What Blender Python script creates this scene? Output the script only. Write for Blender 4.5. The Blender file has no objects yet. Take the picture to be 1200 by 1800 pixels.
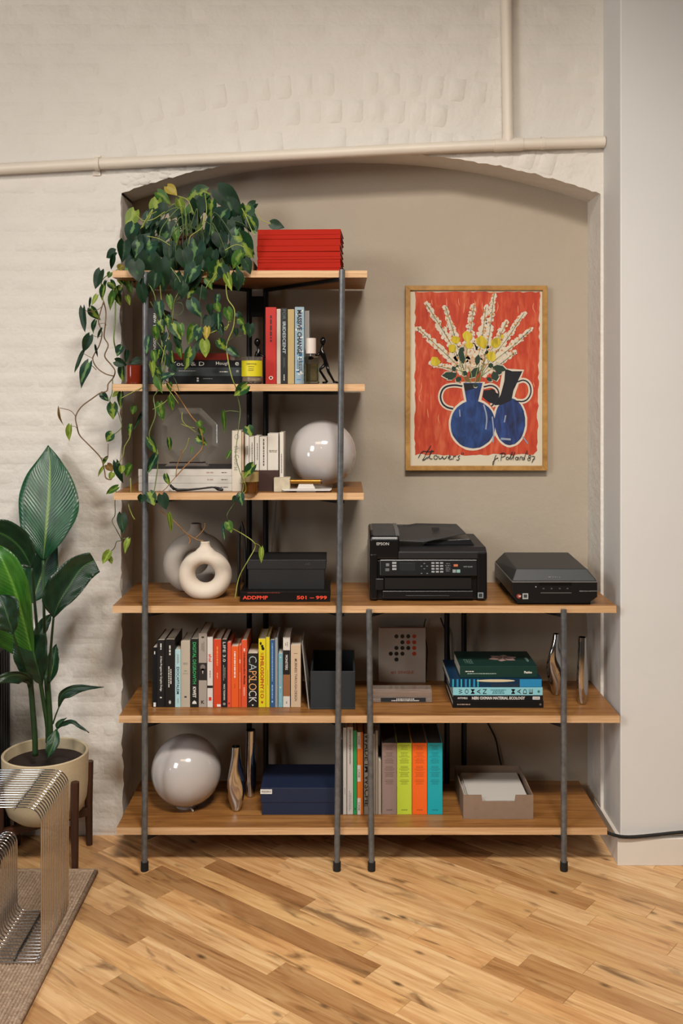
import bpy, bmesh, math, random
from mathutils import Vector, Matrix, Euler, noise
random.seed(7)
R = random.Random(11)
PI = math.pi

# ---------------------------------------------------------------- camera, light, exposure
F = 1750.0        # focal length in pixels of the 1200 x 1800 frame
CZ = 1.57         # camera height
CD = 3.24         # distance from the camera to the plane y = 0 (front posts of the shelving)
HY = 682.0        # horizon row
sc = bpy.context.scene
cam_data = bpy.data.cameras.new('camera')
cam_data.sensor_fit = 'VERTICAL'
cam_data.sensor_height = 36.0
cam_data.lens = F / 1800 * 36.0
cam_data.shift_y = -(900 - HY) / 1800.0
cam_data.clip_start = 0.05
cam = bpy.data.objects.new('camera', cam_data)
sc.collection.objects.link(cam)
cam.location = (0, -CD, CZ)
cam.rotation_euler = (PI / 2, 0, 0)
sc.camera = cam
vs = sc.view_settings
sc.display_settings.display_device = 'sRGB'
vs.view_transform = 'Standard'
vs.look = 'None'
vs.gamma = 1.0
vs.exposure = 0.0
vs.use_curve_mapping = False

world = bpy.data.worlds.new('world'); sc.world = world
world.use_nodes = True
wb = world.node_tree.nodes['Background']
wb.inputs[0].default_value = (1.0, 0.84, 0.68, 1)
wb.inputs[1].default_value = 0.05

def area(name, loc, target, sx, sy, power, color):
    d = bpy.data.lights.new(name, 'AREA'); d.shape = 'RECTANGLE'; d.size = sx; d.size_y = sy
    d.energy = power; d.color = color
    o = bpy.data.objects.new(name, d); sc.collection.objects.link(o)
    o.location = loc
    o.rotation_euler = (Vector(target) - Vector(loc)).to_track_quat('-Z', 'Y').to_euler()
    return o
area('window_light', (-2.7, -3.35, 2.75), (0.0, 0.3, 1.0), 0.9, 1.2, 68, (1.0, 0.97, 0.93))
tl = area('track_light', (0.35, -2.5, 3.6), (0.15, -0.35, 0.0), 0.9, 0.4, 41, (1.0, 0.93, 0.85))
tl.data.spread = math.radians(95)
area('low_window_light', (-3.2, -2.6, 1.2), (0.8, 0.2, 0.9), 0.6, 0.8, 15, (0.80, 0.90, 1.0))
area('upper_wall_wash', (-0.7, -2.5, 3.5), (-0.4, 0.25, 2.5), 1.6, 0.5, 15, (1.0, 0.80, 0.60))  # added warm wash to brighten the upper wall
for lx, ly, lz in ((-1.1, -3.0, 2.6), (-0.2, -3.3, 2.75), (0.75, -3.1, 2.7)):
    d = bpy.data.lights.new('spot_lamp', 'POINT'); d.energy = 5.0; d.color = (1, .78, .55); d.shadow_soft_size = .04
    o = bpy.data.objects.new('spot_lamp', d); sc.collection.objects.link(o); o.location = (lx, ly, lz)

# ---------------------------------------------------------------- helpers
def P(px, py, D):
    return Vector(((px - 600) * D / F, D - CD, CZ - (py - HY) * D / F))
def X(px, D): return (px - 600) * D / F
def Z(py, D): return CZ - (py - HY) * D / F
def DZ(z, py): return (CZ - z) * F / (py - HY)      # distance of a point of height z seen on row py

def lin(h):
    if isinstance(h, str):
        h = h.lstrip('#'); c = [int(h[i:i + 2], 16) / 255 for i in (0, 2, 4)]
    else: c = list(h)
    return tuple((v / 12.92 if v <= .04045 else ((v + .055) / 1.055) ** 2.4) for v in c) + (1,)

MATS = {}
def mat(col, rough=.6, metal=0, name=None, var=.0, scale=30, bump=0, bscale=60, **kw):
    key = (str(col), rough, metal, var, scale, bump, bscale, str(kw))
    if key in MATS: return MATS[key]
    m = bpy.data.materials.new(name or 'mat_' + str(col).lstrip('#')); m.use_nodes = True
    nt = m.node_tree; b = nt.nodes['Principled BSDF']
    b.inputs['Base Color'].default_value = lin(col)
    b.inputs['Roughness'].default_value = rough
    b.inputs['Metallic'].default_value = metal
    for k, v in kw.items(): b.inputs[k.replace('_', ' ')].default_value = v
    if var or bump:
        tc = nt.nodes.new('ShaderNodeTexCoord')
        if var:
            n = nt.nodes.new('ShaderNodeTexNoise'); n.inputs['Scale'].default_value = scale; n.inputs['Detail'].default_value = 5
            nt.links.new(tc.outputs['Object'], n.inputs['Vector'])
            mp = nt.nodes.new('ShaderNodeMapRange'); mp.inputs['From Min'].default_value = .3; mp.inputs['From Max'].default_value = .7
            mp.inputs['To Min'].default_value = 1 - var; mp.inputs['To Max'].default_value = 1 + var
            nt.links.new(n.outputs['Fac'], mp.inputs['Value'])
            mx = nt.nodes.new('ShaderNodeVectorMath'); mx.operation = 'SCALE'
            mx.inputs[0].default_value = lin(col)[:3]; nt.links.new(mp.outputs[0], mx.inputs['Scale'])
            nt.links.new(mx.outputs[0], b.inputs['Base Color'])
        if bump:
            n2 = nt.nodes.new('ShaderNodeTexNoise'); n2.inputs['Scale'].default_value = bscale; n2.inputs['Detail'].default_value = 4
            nt.links.new(tc.outputs['Object'], n2.inputs['Vector'])
            bp = nt.nodes.new('ShaderNodeBump'); bp.inputs['Strength'].default_value = bump; bp.inputs['Distance'].default_value = .004
            nt.links.new(n2.outputs['Fac'], bp.inputs['Height']); nt.links.new(bp.outputs[0], b.inputs['Normal'])
    MATS[key] = m
    return m

def nodes_of(name):
    m = bpy.data.materials.new(name); m.use_nodes = True
    return m, m.node_tree, m.node_tree.nodes['Principled BSDF']

def ramp(nt, stops):
    r = nt.nodes.new('ShaderNodeValToRGB'); e = r.color_ramp.elements
    while len(e) < len(stops): e.new(.5)
    for i, (p, c) in enumerate(stops): e[i].position = p; e[i].color = lin(c)
    return r

class MB:
    def __init__(s): s.v = []; s.f = []; s.m = []; s.uv = {}
    def add(s, vs_, fs, mi=0):
        o = len(s.v); s.v += [Vector(v) for v in vs_]
        s.f += [tuple(i + o for i in f) for f in fs]; s.m += [mi] * len(fs); return s
    def box(s, x0, x1, y0, y1, z0, z1, mi=0):
        return s.add([(x0,y0,z0),(x1,y0,z0),(x1,y1,z0),(x0,y1,z0),(x0,y0,z1),(x1,y0,z1),(x1,y1,z1),(x0,y1,z1)],
            [(0,3,2,1),(4,5,6,7),(0,1,5,4),(1,2,6,5),(2,3,7,6),(3,0,4,7)], mi)
    def tube(s, pts, r, n=8, mi=0, cap=True, sx=1.0):
        pts = [Vector(p) for p in pts]; L = len(pts); up = None; rings = []
        rs = r if isinstance(r, (list, tuple)) else [r] * L
        for i, p in enumerate(pts):
            t = (pts[min(i + 1, L - 1)] - pts[max(i - 1, 0)])
            if t.length < 1e-9: t = Vector((0, 0, 1))
            t.normalize()
            if up is None:
                up = Vector((0, 1, 0)) if abs(t.y) < .9 else Vector((1, 0, 0))
            a = (up - t * up.dot(t))
            if a.length < 1e-6: a = t.orthogonal()
            a.normalize(); b = t.cross(a); up = a
            rings.append([p + (a * math.cos(2*PI*k/n) * sx + b * math.sin(2*PI*k/n)) * rs[i] for k in range(n)])
        vs_ = [v for rg in rings for v in rg]; fs = []
        for i in range(L - 1):
            for k in range(n):
                fs.append((i*n+k, i*n+(k+1)%n, (i+1)*n+(k+1)%n, (i+1)*n+k))
        if cap: fs += [tuple(reversed(range(n))), tuple((L-1)*n+k for k in range(n))]
        return s.add(vs_, fs, mi)
    def cyl(s, c, r, h, n=24, mi=0, r2=None):
        c = Vector(c); r2 = r if r2 is None else r2
        vs_ = [c + Vector((r*math.cos(2*PI*k/n), r*math.sin(2*PI*k/n), 0)) for k in range(n)] + [c + Vector((r2*math.cos(2*PI*k/n), r2*math.sin(2*PI*k/n), h)) for k in range(n)]
        fs = [(k,(k+1)%n,n+(k+1)%n,n+k) for k in range(n)] + [tuple(reversed(range(n))), tuple(range(n, 2*n))]
        return s.add(vs_, fs, mi)
    def lathe(s, c, prof, n=40, mi=0, cap=False):
        c = Vector(c); L = len(prof); vs_ = []
        for (r, z) in prof:
            vs_ += [c + Vector((r*math.cos(2*PI*k/n), r*math.sin(2*PI*k/n), z)) for k in range(n)]
        fs = [(i*n+k, i*n+(k+1)%n, (i+1)*n+(k+1)%n, (i+1)*n+k) for i in range(L-1) for k in range(n)]
        if cap: fs += [tuple(reversed(range(n))), tuple((L-1)*n+k for k in range(n))]
        return s.add(vs_, fs, mi)
    def prism(s, poly, axis, a, b, mi=0):
        n = len(poly)
        def q(u, v, w): return {'y': (u, w, v), 'x': (w, u, v), 'z': (u, v, w)}[axis]
        vs_ = [q(u, v, a) for u, v in poly] + [q(u, v, b) for u, v in poly]
        fs = [(k,(k+1)%n,n+(k+1)%n,n+k) for k in range(n)] + [tuple(reversed(range(n))), tuple(range(n, 2*n))]
        return s.add(vs_, fs, mi)
    def sphere(s, c, r, n=16, mi=0, sc_=(1,1,1)):
        c = Vector(c); vs_ = [c + Vector((0,0,-r*sc_[2]))]; m = n // 2
        for i in range(1, m):
            th = PI * i / m
            for k in range(n): vs_.append(c + Vector((r*math.sin(th)*math.cos(2*PI*k/n)*sc_[0], r*math.sin(th)*math.sin(2*PI*k/n)*sc_[1], -r*math.cos(th)*sc_[2])))
        vs_.append(c + Vector((0,0,r*sc_[2]))); fs = [(0, 1+(k+1)%n, 1+k) for k in range(n)]
        for i in range(m-2):
            for k in range(n): fs.append((1+i*n+k, 1+i*n+(k+1)%n, 1+(i+1)*n+(k+1)%n, 1+(i+1)*n+k))
        e = len(vs_)-1; fs += [(e, 1+(m-2)*n+k, 1+(m-2)*n+(k+1)%n) for k in range(n)]
        return s.add(vs_, fs, mi)
    def build(s, name, mats, parent=None, bevel=0, smooth=False, seg=2, origin=None, fix=True):
        if not isinstance(mats, (list, tuple)): mats = [mats]
        if parent is not None: off = world_loc(parent)
        elif origin is not None: off = Vector(origin)
        else:
            xs = [v.x for v in s.v]; ys = [v.y for v in s.v]; zs = [v.z for v in s.v]
            off = Vector(((min(xs)+max(xs))/2, (min(ys)+max(ys))/2, min(zs)))
        me = bpy.data.meshes.new(name); me.from_pydata([v - off for v in s.v], [], s.f)
        for m in mats: me.materials.append(m)
        me.polygons.foreach_set('material_index', s.m)
        if fix:
            bm = bmesh.new(); bm.from_mesh(me); bmesh.ops.recalc_face_normals(bm, faces=bm.faces); bm.to_mesh(me); bm.free()
        if smooth:
            me.polygons.foreach_set('use_smooth', [True] * len(me.polygons))
            if smooth is not True: me.set_sharp_from_angle(angle=math.radians(smooth))
        me.update()
        o = bpy.data.objects.new(name, me); sc.collection.objects.link(o)
        if parent is not None: o.parent = parent
        else: o.location = off
        if bevel:
            b = o.modifiers.new('bevel', 'BEVEL'); b.width = bevel; b.segments = seg; b.limit_method = 'ANGLE'; b.angle_limit = math.radians(35)
            b.harden_normals = False
        return o
def world_loc(o):
    p = Vector((0, 0, 0))
    while o is not None: p = p + o.location; o = o.parent
    return p
def tag(o, label=None, cat=None, group=None, kind=None):
    if label: o['label'] = label
    if cat: o['category'] = cat
    if group: o['group'] = group
    if kind: o['kind'] = kind
    return o
def thing(name, loc, label, cat, group=None):
    o = bpy.data.objects.new(name, None); sc.collection.objects.link(o); o.location = loc
    o.empty_display_size = .05
    return tag(o, label, cat, group)
def spin(root, rz):
    root.rotation_euler = (0, 0, rz)

def text(s, c, U, V, length, height, m, parent, bold=0.0, name='lettering', shear=0, thick=.0003):
    """lettering of the given length along U and height along V centred on c, lying on the surface"""
    cu = bpy.data.curves.new('lettering', 'FONT'); cu.body = s; cu.resolution_u = 2; cu.offset = bold; cu.shear = shear
    cu.extrude = .5
    t = bpy.data.objects.new('t', cu); me = bpy.data.meshes.new_from_object(t); bpy.data.objects.remove(t)
    U = Vector(U); V = Vector(V); N = U.cross(V); c = Vector(c)
    xs = [v.co.x for v in me.vertices]; ys = [v.co.y for v in me.vertices]
    x0, x1, y0, y1 = min(xs), max(xs), min(ys), max(ys)
    sx = length / max(x1 - x0, 1e-6); sy = height / max(y1 - y0, 1e-6)
    off = world_loc(parent)
    for v in me.vertices:
        x, y, z = v.co
        v.co = c + U * ((x - (x0+x1)/2) * sx) + V * ((y - (y0+y1)/2) * sy) + N * (z * thick) - off
    me.materials.clear(); me.materials.append(m)
    o = bpy.data.objects.new(name, me); sc.collection.objects.link(o); o.parent = parent
    return o
def dashes(c, U, V, length, height, n, m, parent, name='lettering', seed=0, fill=.55):
    """rows of small unreadable print"""
    r = random.Random(seed); U = Vector(U); V = Vector(V); N = U.cross(V); c = Vector(c); b = MB()
    for i in range(n):
        v = (n/2 - i - .5) * height / n; hh = height / n * fill / 2
        L = length * r.uniform(.55, 1); u = -L / 2
        while u < L / 2:
            w = min(r.uniform(.8, 3.2) * hh * 2.2, L / 2 - u)
            if w > hh * .4:
                q = [c + U*(u+a*w) + V*(v+bb*hh) for a, bb in ((0,-1),(1,-1),(1,1),(0,1))]
                b.add(q + [p + N * .0002 for p in q], [(4,5,6,7),(0,1,5,4),(1,2,6,5),(2,3,7,6),(3,0,4,7)])
            u += w + hh * 1.1
    return b.build(name, m, parent)
XU = Vector((1,0,0)); ZU = Vector((0,0,1)); YU = Vector((0,1,0))

# ---------------------------------------------------------------- materials
def wall_paint(name, col, bump=.35, sc1=9, sc2=70, rough=.62):
    m, nt, b = nodes_of(name)
    tc = nt.nodes.new('ShaderNodeTexCoord')
    n = nt.nodes.new('ShaderNodeTexNoise'); n.inputs['Scale'].default_value = sc1; n.inputs['Detail'].default_value = 6
    geo = nt.nodes.new('ShaderNodeNewGeometry')
    nt.links.new(geo.outputs['Position'], n.inputs['Vector'])
    mp = nt.nodes.new('ShaderNodeMapRange'); mp.inputs['To Min'].default_value = .95; mp.inputs['To Max'].default_value = 1.04
    nt.links.new(n.outputs['Fac'], mp.inputs['Value'])
    mx = nt.nodes.new('ShaderNodeVectorMath'); mx.operation = 'SCALE'; mx.inputs[0].default_value = lin(col)[:3]
    nt.links.new(mp.outputs[0], mx.inputs['Scale']); nt.links.new(mx.outputs[0], b.inputs['Base Color'])
    n2 = nt.nodes.new('ShaderNodeTexNoise'); n2.inputs['Scale'].default_value = sc2; n2.inputs['Detail'].default_value = 6; n2.inputs['Roughness'].default_value = .6
    nt.links.new(geo.outputs['Position'], n2.inputs['Vector'])
    n3 = nt.nodes.new('ShaderNodeTexNoise'); n3.inputs['Scale'].default_value = 18; n3.inputs['Detail'].default_value = 2
    nt.links.new(geo.outputs['Position'], n3.inputs['Vector'])
    ad = nt.nodes.new('ShaderNodeMath'); ad.operation = 'MULTIPLY_ADD'; ad.inputs[1].default_value = 2.0
    nt.links.new(n3.outputs['Fac'], ad.inputs[0]); nt.links.new(n2.outputs['Fac'], ad.inputs[2])
    bp = nt.nodes.new('ShaderNodeBump'); bp.inputs['Strength'].default_value = bump; bp.inputs['Distance'].default_value = .006
    nt.links.new(ad.outputs[0], bp.inputs['Height']); nt.links.new(bp.outputs[0], b.inputs['Normal'])
    b.inputs['Roughness'].default_value = rough
    return m
M_BRICK = wall_paint('painted_brick', '#d8d3cb', .45)
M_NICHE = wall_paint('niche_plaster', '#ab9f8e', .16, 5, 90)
M_PIER = wall_paint('pier_plaster', '#d2d2d0', .06, 3, 60)
M_TRIM = mat('#d9d3ca', .4, name='white_trim_paint')
M_PIPE = wall_paint('painted_pipe', '#dcd2c4', .12, 12, 90, .45)

def wood(name, c0, c1, c2, scale=(2.2, 30, 30), rough=.42):
    m, nt, b = nodes_of(name)
    tc = nt.nodes.new('ShaderNodeTexCoord'); mp = nt.nodes.new('ShaderNodeMapping'); mp.inputs['Scale'].default_value = scale
    nt.links.new(tc.outputs['Object'], mp.inputs['Vector'])
    n = nt.nodes.new('ShaderNodeTexNoise'); n.inputs['Scale'].default_value = 1.6; n.inputs['Detail'].default_value = 8; n.inputs['Roughness'].default_value = .65; n.inputs['Distortion'].default_value = .6
    nt.links.new(mp.outputs[0], n.inputs['Vector'])
    r = ramp(nt, [(.3, c0), (.5, c1), (.72, c2)])
    nt.links.new(n.outputs['Fac'], r.inputs[0]); nt.links.new(r.outputs[0], b.inputs['Base Color'])
    bp = nt.nodes.new('ShaderNodeBump'); bp.inputs['Strength'].default_value = .12; bp.inputs['Distance'].default_value = .002
    nt.links.new(n.outputs['Fac'], bp.inputs['Height']); nt.links.new(bp.outputs[0], b.inputs['Normal'])
    b.inputs['Roughness'].default_value = rough
    return m
M_SHELF = wood('oak_shelf', '#69401e', '#8f6030', '#aa7a44', (2.0, 30, 30), .38)
M_EDGE = wood('lit_oak_edge_band', '#b38c60', '#c7a076', '#d8b58c', (2.5, 60, 90), .5)  # oak band, its colour made paler for light on the front edges
M_DARKWOOD = wood('walnut', '#2c170d', '#3d2112', '#4c2b18', (20, 20, 2), .5)
M_FRAMEWOOD = wood('gold_oak_frame', '#8a6430', '#a87c3c', '#b98f4e', (14, 14, 14), .55)

def plank_material():
    m, nt, b = nodes_of('floor_oak')
    L = nt.links.new
    tc = nt.nodes.new('ShaderNodeTexCoord'); oi = nt.nodes.new('ShaderNodeObjectInfo')
    at = nt.nodes.new('ShaderNodeAttribute'); at.attribute_name = 'rnd'
    rn = nt.nodes.new('ShaderNodeMath'); rn.operation = 'ADD'; L(oi.outputs['Random'], rn.inputs[0]); L(at.outputs['Fac'], rn.inputs[1])
    fr = nt.nodes.new('ShaderNodeMath'); fr.operation = 'FRACT'; L(rn.outputs[0], fr.inputs[0])
    sh = nt.nodes.new('ShaderNodeMath'); sh.operation = 'MULTIPLY'; sh.inputs[1].default_value = 57.0; L(fr.outputs[0], sh.inputs[0])
    cb = nt.nodes.new('ShaderNodeCombineXYZ'); L(sh.outputs[0], cb.inputs[0]); L(sh.outputs[0], cb.inputs[2])
    ad = nt.nodes.new('ShaderNodeVectorMath'); ad.operation = 'ADD'; L(tc.outputs['Object'], ad.inputs[0]); L(cb.outputs[0], ad.inputs[1])
    mp = nt.nodes.new('ShaderNodeMapping'); mp.inputs['Scale'].default_value = (2.0, 26, 4); L(ad.outputs[0], mp.inputs['Vector'])
    n = nt.nodes.new('ShaderNodeTexNoise'); n.inputs['Scale'].default_value = 1.3; n.inputs['Detail'].default_value = 9; n.inputs['Roughness'].default_value = .62; n.inputs['Distortion'].default_value = 1.2
    L(mp.outputs[0], n.inputs['Vector'])
    g = ramp(nt, [(.22, '#976f42'), (.42, '#cba172'), (.58, '#dfbc8c'), (.8, '#eed8b0')]); L(n.outputs['Fac'], g.inputs[0])
    # plank to plank tint
    f7 = nt.nodes.new('ShaderNodeMath'); f7.operation = 'MULTIPLY'; f7.inputs[1].default_value = 7.31; L(fr.outputs[0], f7.inputs[0])
    f8 = nt.nodes.new('ShaderNodeMath'); f8.operation = 'FRACT'; L(f7.outputs[0], f8.inputs[0])
    t = ramp(nt, [(0, '#bca692'), (.15, '#e8dccc'), (.45, '#fffaf4'), (.7, '#f6e6d4'), (.85, '#fff6e4'), (.96, '#cdb8a2'), (1, '#ffffff')]); L(f8.outputs[0], t.inputs[0])
    mu = nt.nodes.new('ShaderNodeMix'); mu.data_type = 'RGBA'; mu.blend_type = 'MULTIPLY'; mu.inputs['Factor'].default_value = 1
    L(g.outputs[0], mu.inputs['A']); L(t.outputs[0], mu.inputs['B'])
    # dark mineral streaks and knots
    mp2 = nt.nodes.new('ShaderNodeMapping'); mp2.inputs['Scale'].default_value = (3.2, 13, 3); L(ad.outputs[0], mp2.inputs['Vector'])
    n2 = nt.nodes.new('ShaderNodeTexNoise'); n2.inputs['Scale'].default_value = 1.6; n2.inputs['Detail'].default_value = 6; n2.inputs['Distortion'].default_value = .8
    L(mp2.outputs[0], n2.inputs['Vector'])
    st = nt.nodes.new('ShaderNodeMapRange'); st.inputs['From Min'].default_value = .57; st.inputs['From Max'].default_value = .72; st.inputs['To Max'].default_value = .75
    L(n2.outputs['Fac'], st.inputs['Value'])
    m2 = nt.nodes.new('ShaderNodeMix'); m2.data_type = 'RGBA'; m2.inputs['B'].default_value = lin('#5e3d20')
    L(st.outputs[0], m2.inputs['Factor']); L(mu.outputs['Result'], m2.inputs['A'])
    mp3 = nt.nodes.new('ShaderNodeMapping'); mp3.inputs['Scale'].default_value = (5, 11, 3); L(ad.outputs[0], mp3.inputs['Vector'])
    vo = nt.nodes.new('ShaderNodeTexVoronoi'); vo.inputs['Scale'].default_value = 1.0; L(mp3.outputs[0], vo.inputs['Vector'])
    kn = nt.nodes.new('ShaderNodeMapRange'); kn.inputs['From Min'].default_value = .03; kn.inputs['From Max'].default_value = .12; kn.inputs['To Min'].default_value = .85; kn.inputs['To Max'].default_value = 0
    L(vo.outputs['Distance'], kn.inputs['Value'])
    m3 = nt.nodes.new('ShaderNodeMix'); m3.data_type = 'RGBA'; m3.inputs['B'].default_value = lin('#3d2412')
    L(kn.outputs[0], m3.inputs['Factor']); L(m2.outputs['Result'], m3.inputs['A'])
    L(m3.outputs['Result'], b.inputs['Base Color'])
    b.inputs['Roughness'].default_value = .36
    bp = nt.nodes.new('ShaderNodeBump'); bp.inputs['Strength'].default_value = .08; bp.inputs['Distance'].default_value = .002
    L(n.outputs['Fac'], bp.inputs['Height']); L(bp.outputs[0], b.inputs['Normal'])
    return m
M_FLOOR = plank_material()

M_STEEL = mat('#66696c', .32, .4, name='raw_steel', var=.25, scale=60)
M_BLACKSTEEL = mat('#1b1b1c', .5, .5, name='black_steel')
M_RUBBER = mat('#0e0e0e', .7, name='black_rubber')
M_CHROME = mat('#c4c4c6', .10, 1, name='chrome')
M_PAGE = mat('#cfc6b6', .85, name='book_pages', var=.06, scale=200)
M_PAGEW = mat('#c9c4bc', .85, name='white_pages')
M_BLK = mat('#121214', .45, name='black_print')
M_WHT = mat('#d9d6d0', .6, name='white_print')
M_GREY = mat('#8a8781', .6, name='grey_print')

# ---------------------------------------------------------------- setting
DW = 3.495                   # distance of the brick face
YB = DW - CD                 # y of the brick face
YN = 3.68 - CD               # y of the niche's back wall
XL, XR = -.775, .909         # niche sides
XP = .919                    # pier corner
YP = 3.282 - CD              # pier face
ZT = 3.3
AC = Vector((.063, -.127)); AR = 2.524          # arch centre (x, z) and radius
def arch_z(x, r=AR): return AC.y + math.sqrt(max(r*r - (x-AC.x)**2, 0))

# floor: boards laid on the slant
ANG = math.radians(-39)
floor = tag(MB().box(-4.2, 4.2, -5.2, 1.2, -.06, -.0125).build('floor', mat('#3a2412', .8, name='subfloor'), origin=(0, 0, -.0125)), 'oak strip floor laid diagonally', kind='structure')
del floor['label']
PW = .0765
ca, sa = math.cos(ANG), math.sin(ANG)
plank_meshes = {}
def plank_mesh(L, i):
    k = (L, i)
    if k in plank_meshes: return plank_meshes[k]
    w = PW - .0007; l = L - .0007; c = .0007; b = MB()
    ring = lambda d, z: [(-l/2+d, -w/2+d, z), (l/2-d, -w/2+d, z), (l/2-d, w/2-d, z), (-l/2+d, w/2-d, z)]
    b.add(ring(0, -.012) + ring(0, -c) + ring(c, 0), [(3,2,1,0),(0,1,5,4),(1,2,6,5),(2,3,7,6),(3,0,4,7),(4,5,9,8),(5,6,10,9),(6,7,11,10),(7,4,8,11),(8,9,10,11)])
    me = bpy.data.meshes.new('plank'); me.from_pydata(b.v, [], b.f); me.materials.append(M_FLOOR); me.update()
    plank_meshes[k] = me
    return me
fr = random.Random(5)
far = MB(); far_r = []
LENS = (.24, .32, .42, .55, .72, .9)
for row in range(-72, 60):
    v = row * PW; u = -6.5 + fr.random() * .7
    while u < 6.5:
        L = fr.choice(LENS); uc = u + L/2; u += L
        x = uc * ca - v * sa; y = uc * sa + v * ca
        if not (-4.1 < x < 4.1 and -5.1 < y < 1.1): continue
        if -1.35 < x < 1.45 and -.98 < y < .62 and not (y > .5 and abs(x) > .95):
            o = bpy.data.objects.new('plank', plank_mesh(L, 0)); sc.collection.objects.link(o)
            o.parent = floor; o.location = Vector((x, y, 0)) - floor.location; o.rotation_euler = (0, 0, ANG)
        else:
            w = PW/2 - .0004; l = L/2 - .0004
            q = [(x + a*l*ca - bb*w*sa, y + a*l*sa + bb*w*ca, 0) for a, bb in ((-1,-1),(1,-1),(1,1),(-1,1))]
            far.add(q + [(p[0], p[1], -.012) for p in q], [(0,1,2,3),(4,5,1,0),(5,6,2,1),(6,7,3,2),(7,4,0,3)])
            far_r += [fr.random()] * 5
fo = far.build('outer_planks', M_FLOOR, floor); fo['kind'] = 'stuff'
a = fo.data.attributes.new('rnd', 'FLOAT', 'FACE'); a.data.foreach_set('value', far_r)

# brick wall with arched niche: body of the wall
wb_ = MB()
def jag(z): return XL + .009*noise.noise(Vector((3.1, z*14, .2))) + .006*noise.noise(Vector((7.3, z*45, .9))) + (.010 if z < 1.2 else 0) * min(1, (1.2-z)/1.2 if z < 1.2 else 0)
zs = [i * .02 for i in range(0, 112)] + [arch_z(XL) - .006]
for i in range(len(zs) - 1):
    z0, z1 = zs[i], zs[i+1]; a0, a1 = jag(z0), jag(z1)
    wb_.add([(-4, YB, z0), (a0, YB, z0), (a1, YB, z1), (-4, YB, z1)], [(0,1,2,3)])
    wb_.add([(a0, YB, z0), (XL+.004, YB+.01, z0), (XL+.004, YB+.01, z1), (a1, YB, z1)], [(0,1,2,3)])
    wb_.add([(XL+.004, YB+.01, z0), (XL+.004, YN, z0), (XL+.004, YN, z1), (XL+.004, YB+.01, z1)], [(0,1,2,3)])
NA = 110
def az(x): return arch_z(x) + .006*noise.noise(Vector((x*30, 1, 2))) + .004*noise.noise(Vector((x*80, 5, 2)))
xs = [jag(zs[-1])] + [XL + (XR - XL) * i / NA for i in range(1, NA + 1)]
for i in range(NA):
    x0, x1 = xs[i], xs[i+1]; a0, a1 = az(x0), az(x1)
    wb_.add([(x0, YB, a0), (x1, YB, a1), (x1, YB, ZT), (x0, YB, ZT)], [(0,1,2,3)])
    b0, b1 = arch_z(x0) + .004, arch_z(x1) + .004
    wb_.add([(x0, YB, a0), (x1, YB, a1), (x1, YB+.012, b1), (x0, YB+.012, b0)], [(0,1,2,3)])
    wb_.add([(x0, YB+.012, b0), (x1, YB+.012, b1), (x1, YN, b1), (x0, YN, b0)], [(0,1,2,3)])
wb_.add([(-4, YB, zs[-1]), (xs[0], YB, zs[-1]), (xs[0], YB, ZT), (-4, YB, ZT)], [(0,1,2,3)])
# right jamb and the sliver of wall beside it
zr = arch_z(XR) + .004
wb_.add([(XR, YB, 0), (XP, YB, 0), (XP, YB, ZT), (XR, YB, ZT)], [(0,1,2,3)])
wb_.add([(XR, YB, 0), (XR, YN, 0), (XR, YN, zr), (XR, YB, zr)], [(0,1,2,3)])
wb_.add([(-4, YB, ZT), (XP, YB, ZT), (XP, YN+.12, ZT), (-4, YN+.12, ZT)], [(0,1,2,3)])
wall_brick = tag(wb_.build('wall_brick', M_BRICK, origin=(-1.2, YB, 0), smooth=30, fix=False), kind='structure')
# lumps of plaster at the left spring of the arch
pl = MB()
for i in range(26):
    t = i / 25; x = XL + .02 + .25 * t
    z = arch_z(x) + .012 + .045 * R.random() * (1 - t * .4)
    pl.sphere((x, YB + .002, z), .010 + .012 * R.random(), 8, sc_=(1.5, .35, .8))
pl.build('plaster_patch', M_BRICK, wall_brick, smooth=True)

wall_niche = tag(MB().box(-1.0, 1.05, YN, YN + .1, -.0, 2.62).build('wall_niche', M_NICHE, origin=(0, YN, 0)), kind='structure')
wall_right = tag(MB().box(XP, 4, YP, YN + .1, 0, ZT).build('wall_right', M_PIER, bevel=.004, origin=(XP, YP, 0)), kind='structure')
bb = MB()
bb.prism([(YP + .3, 0), (YP - .010, 0), (YP - .010, .088), (YP - .004, .094), (YP + .3, .094)], 'x', XP - .012, 4)
baseboard = tag(bb.build('baseboard_right', M_TRIM, bevel=.001, origin=(XP, YP, 0)), kind='structure')

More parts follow.
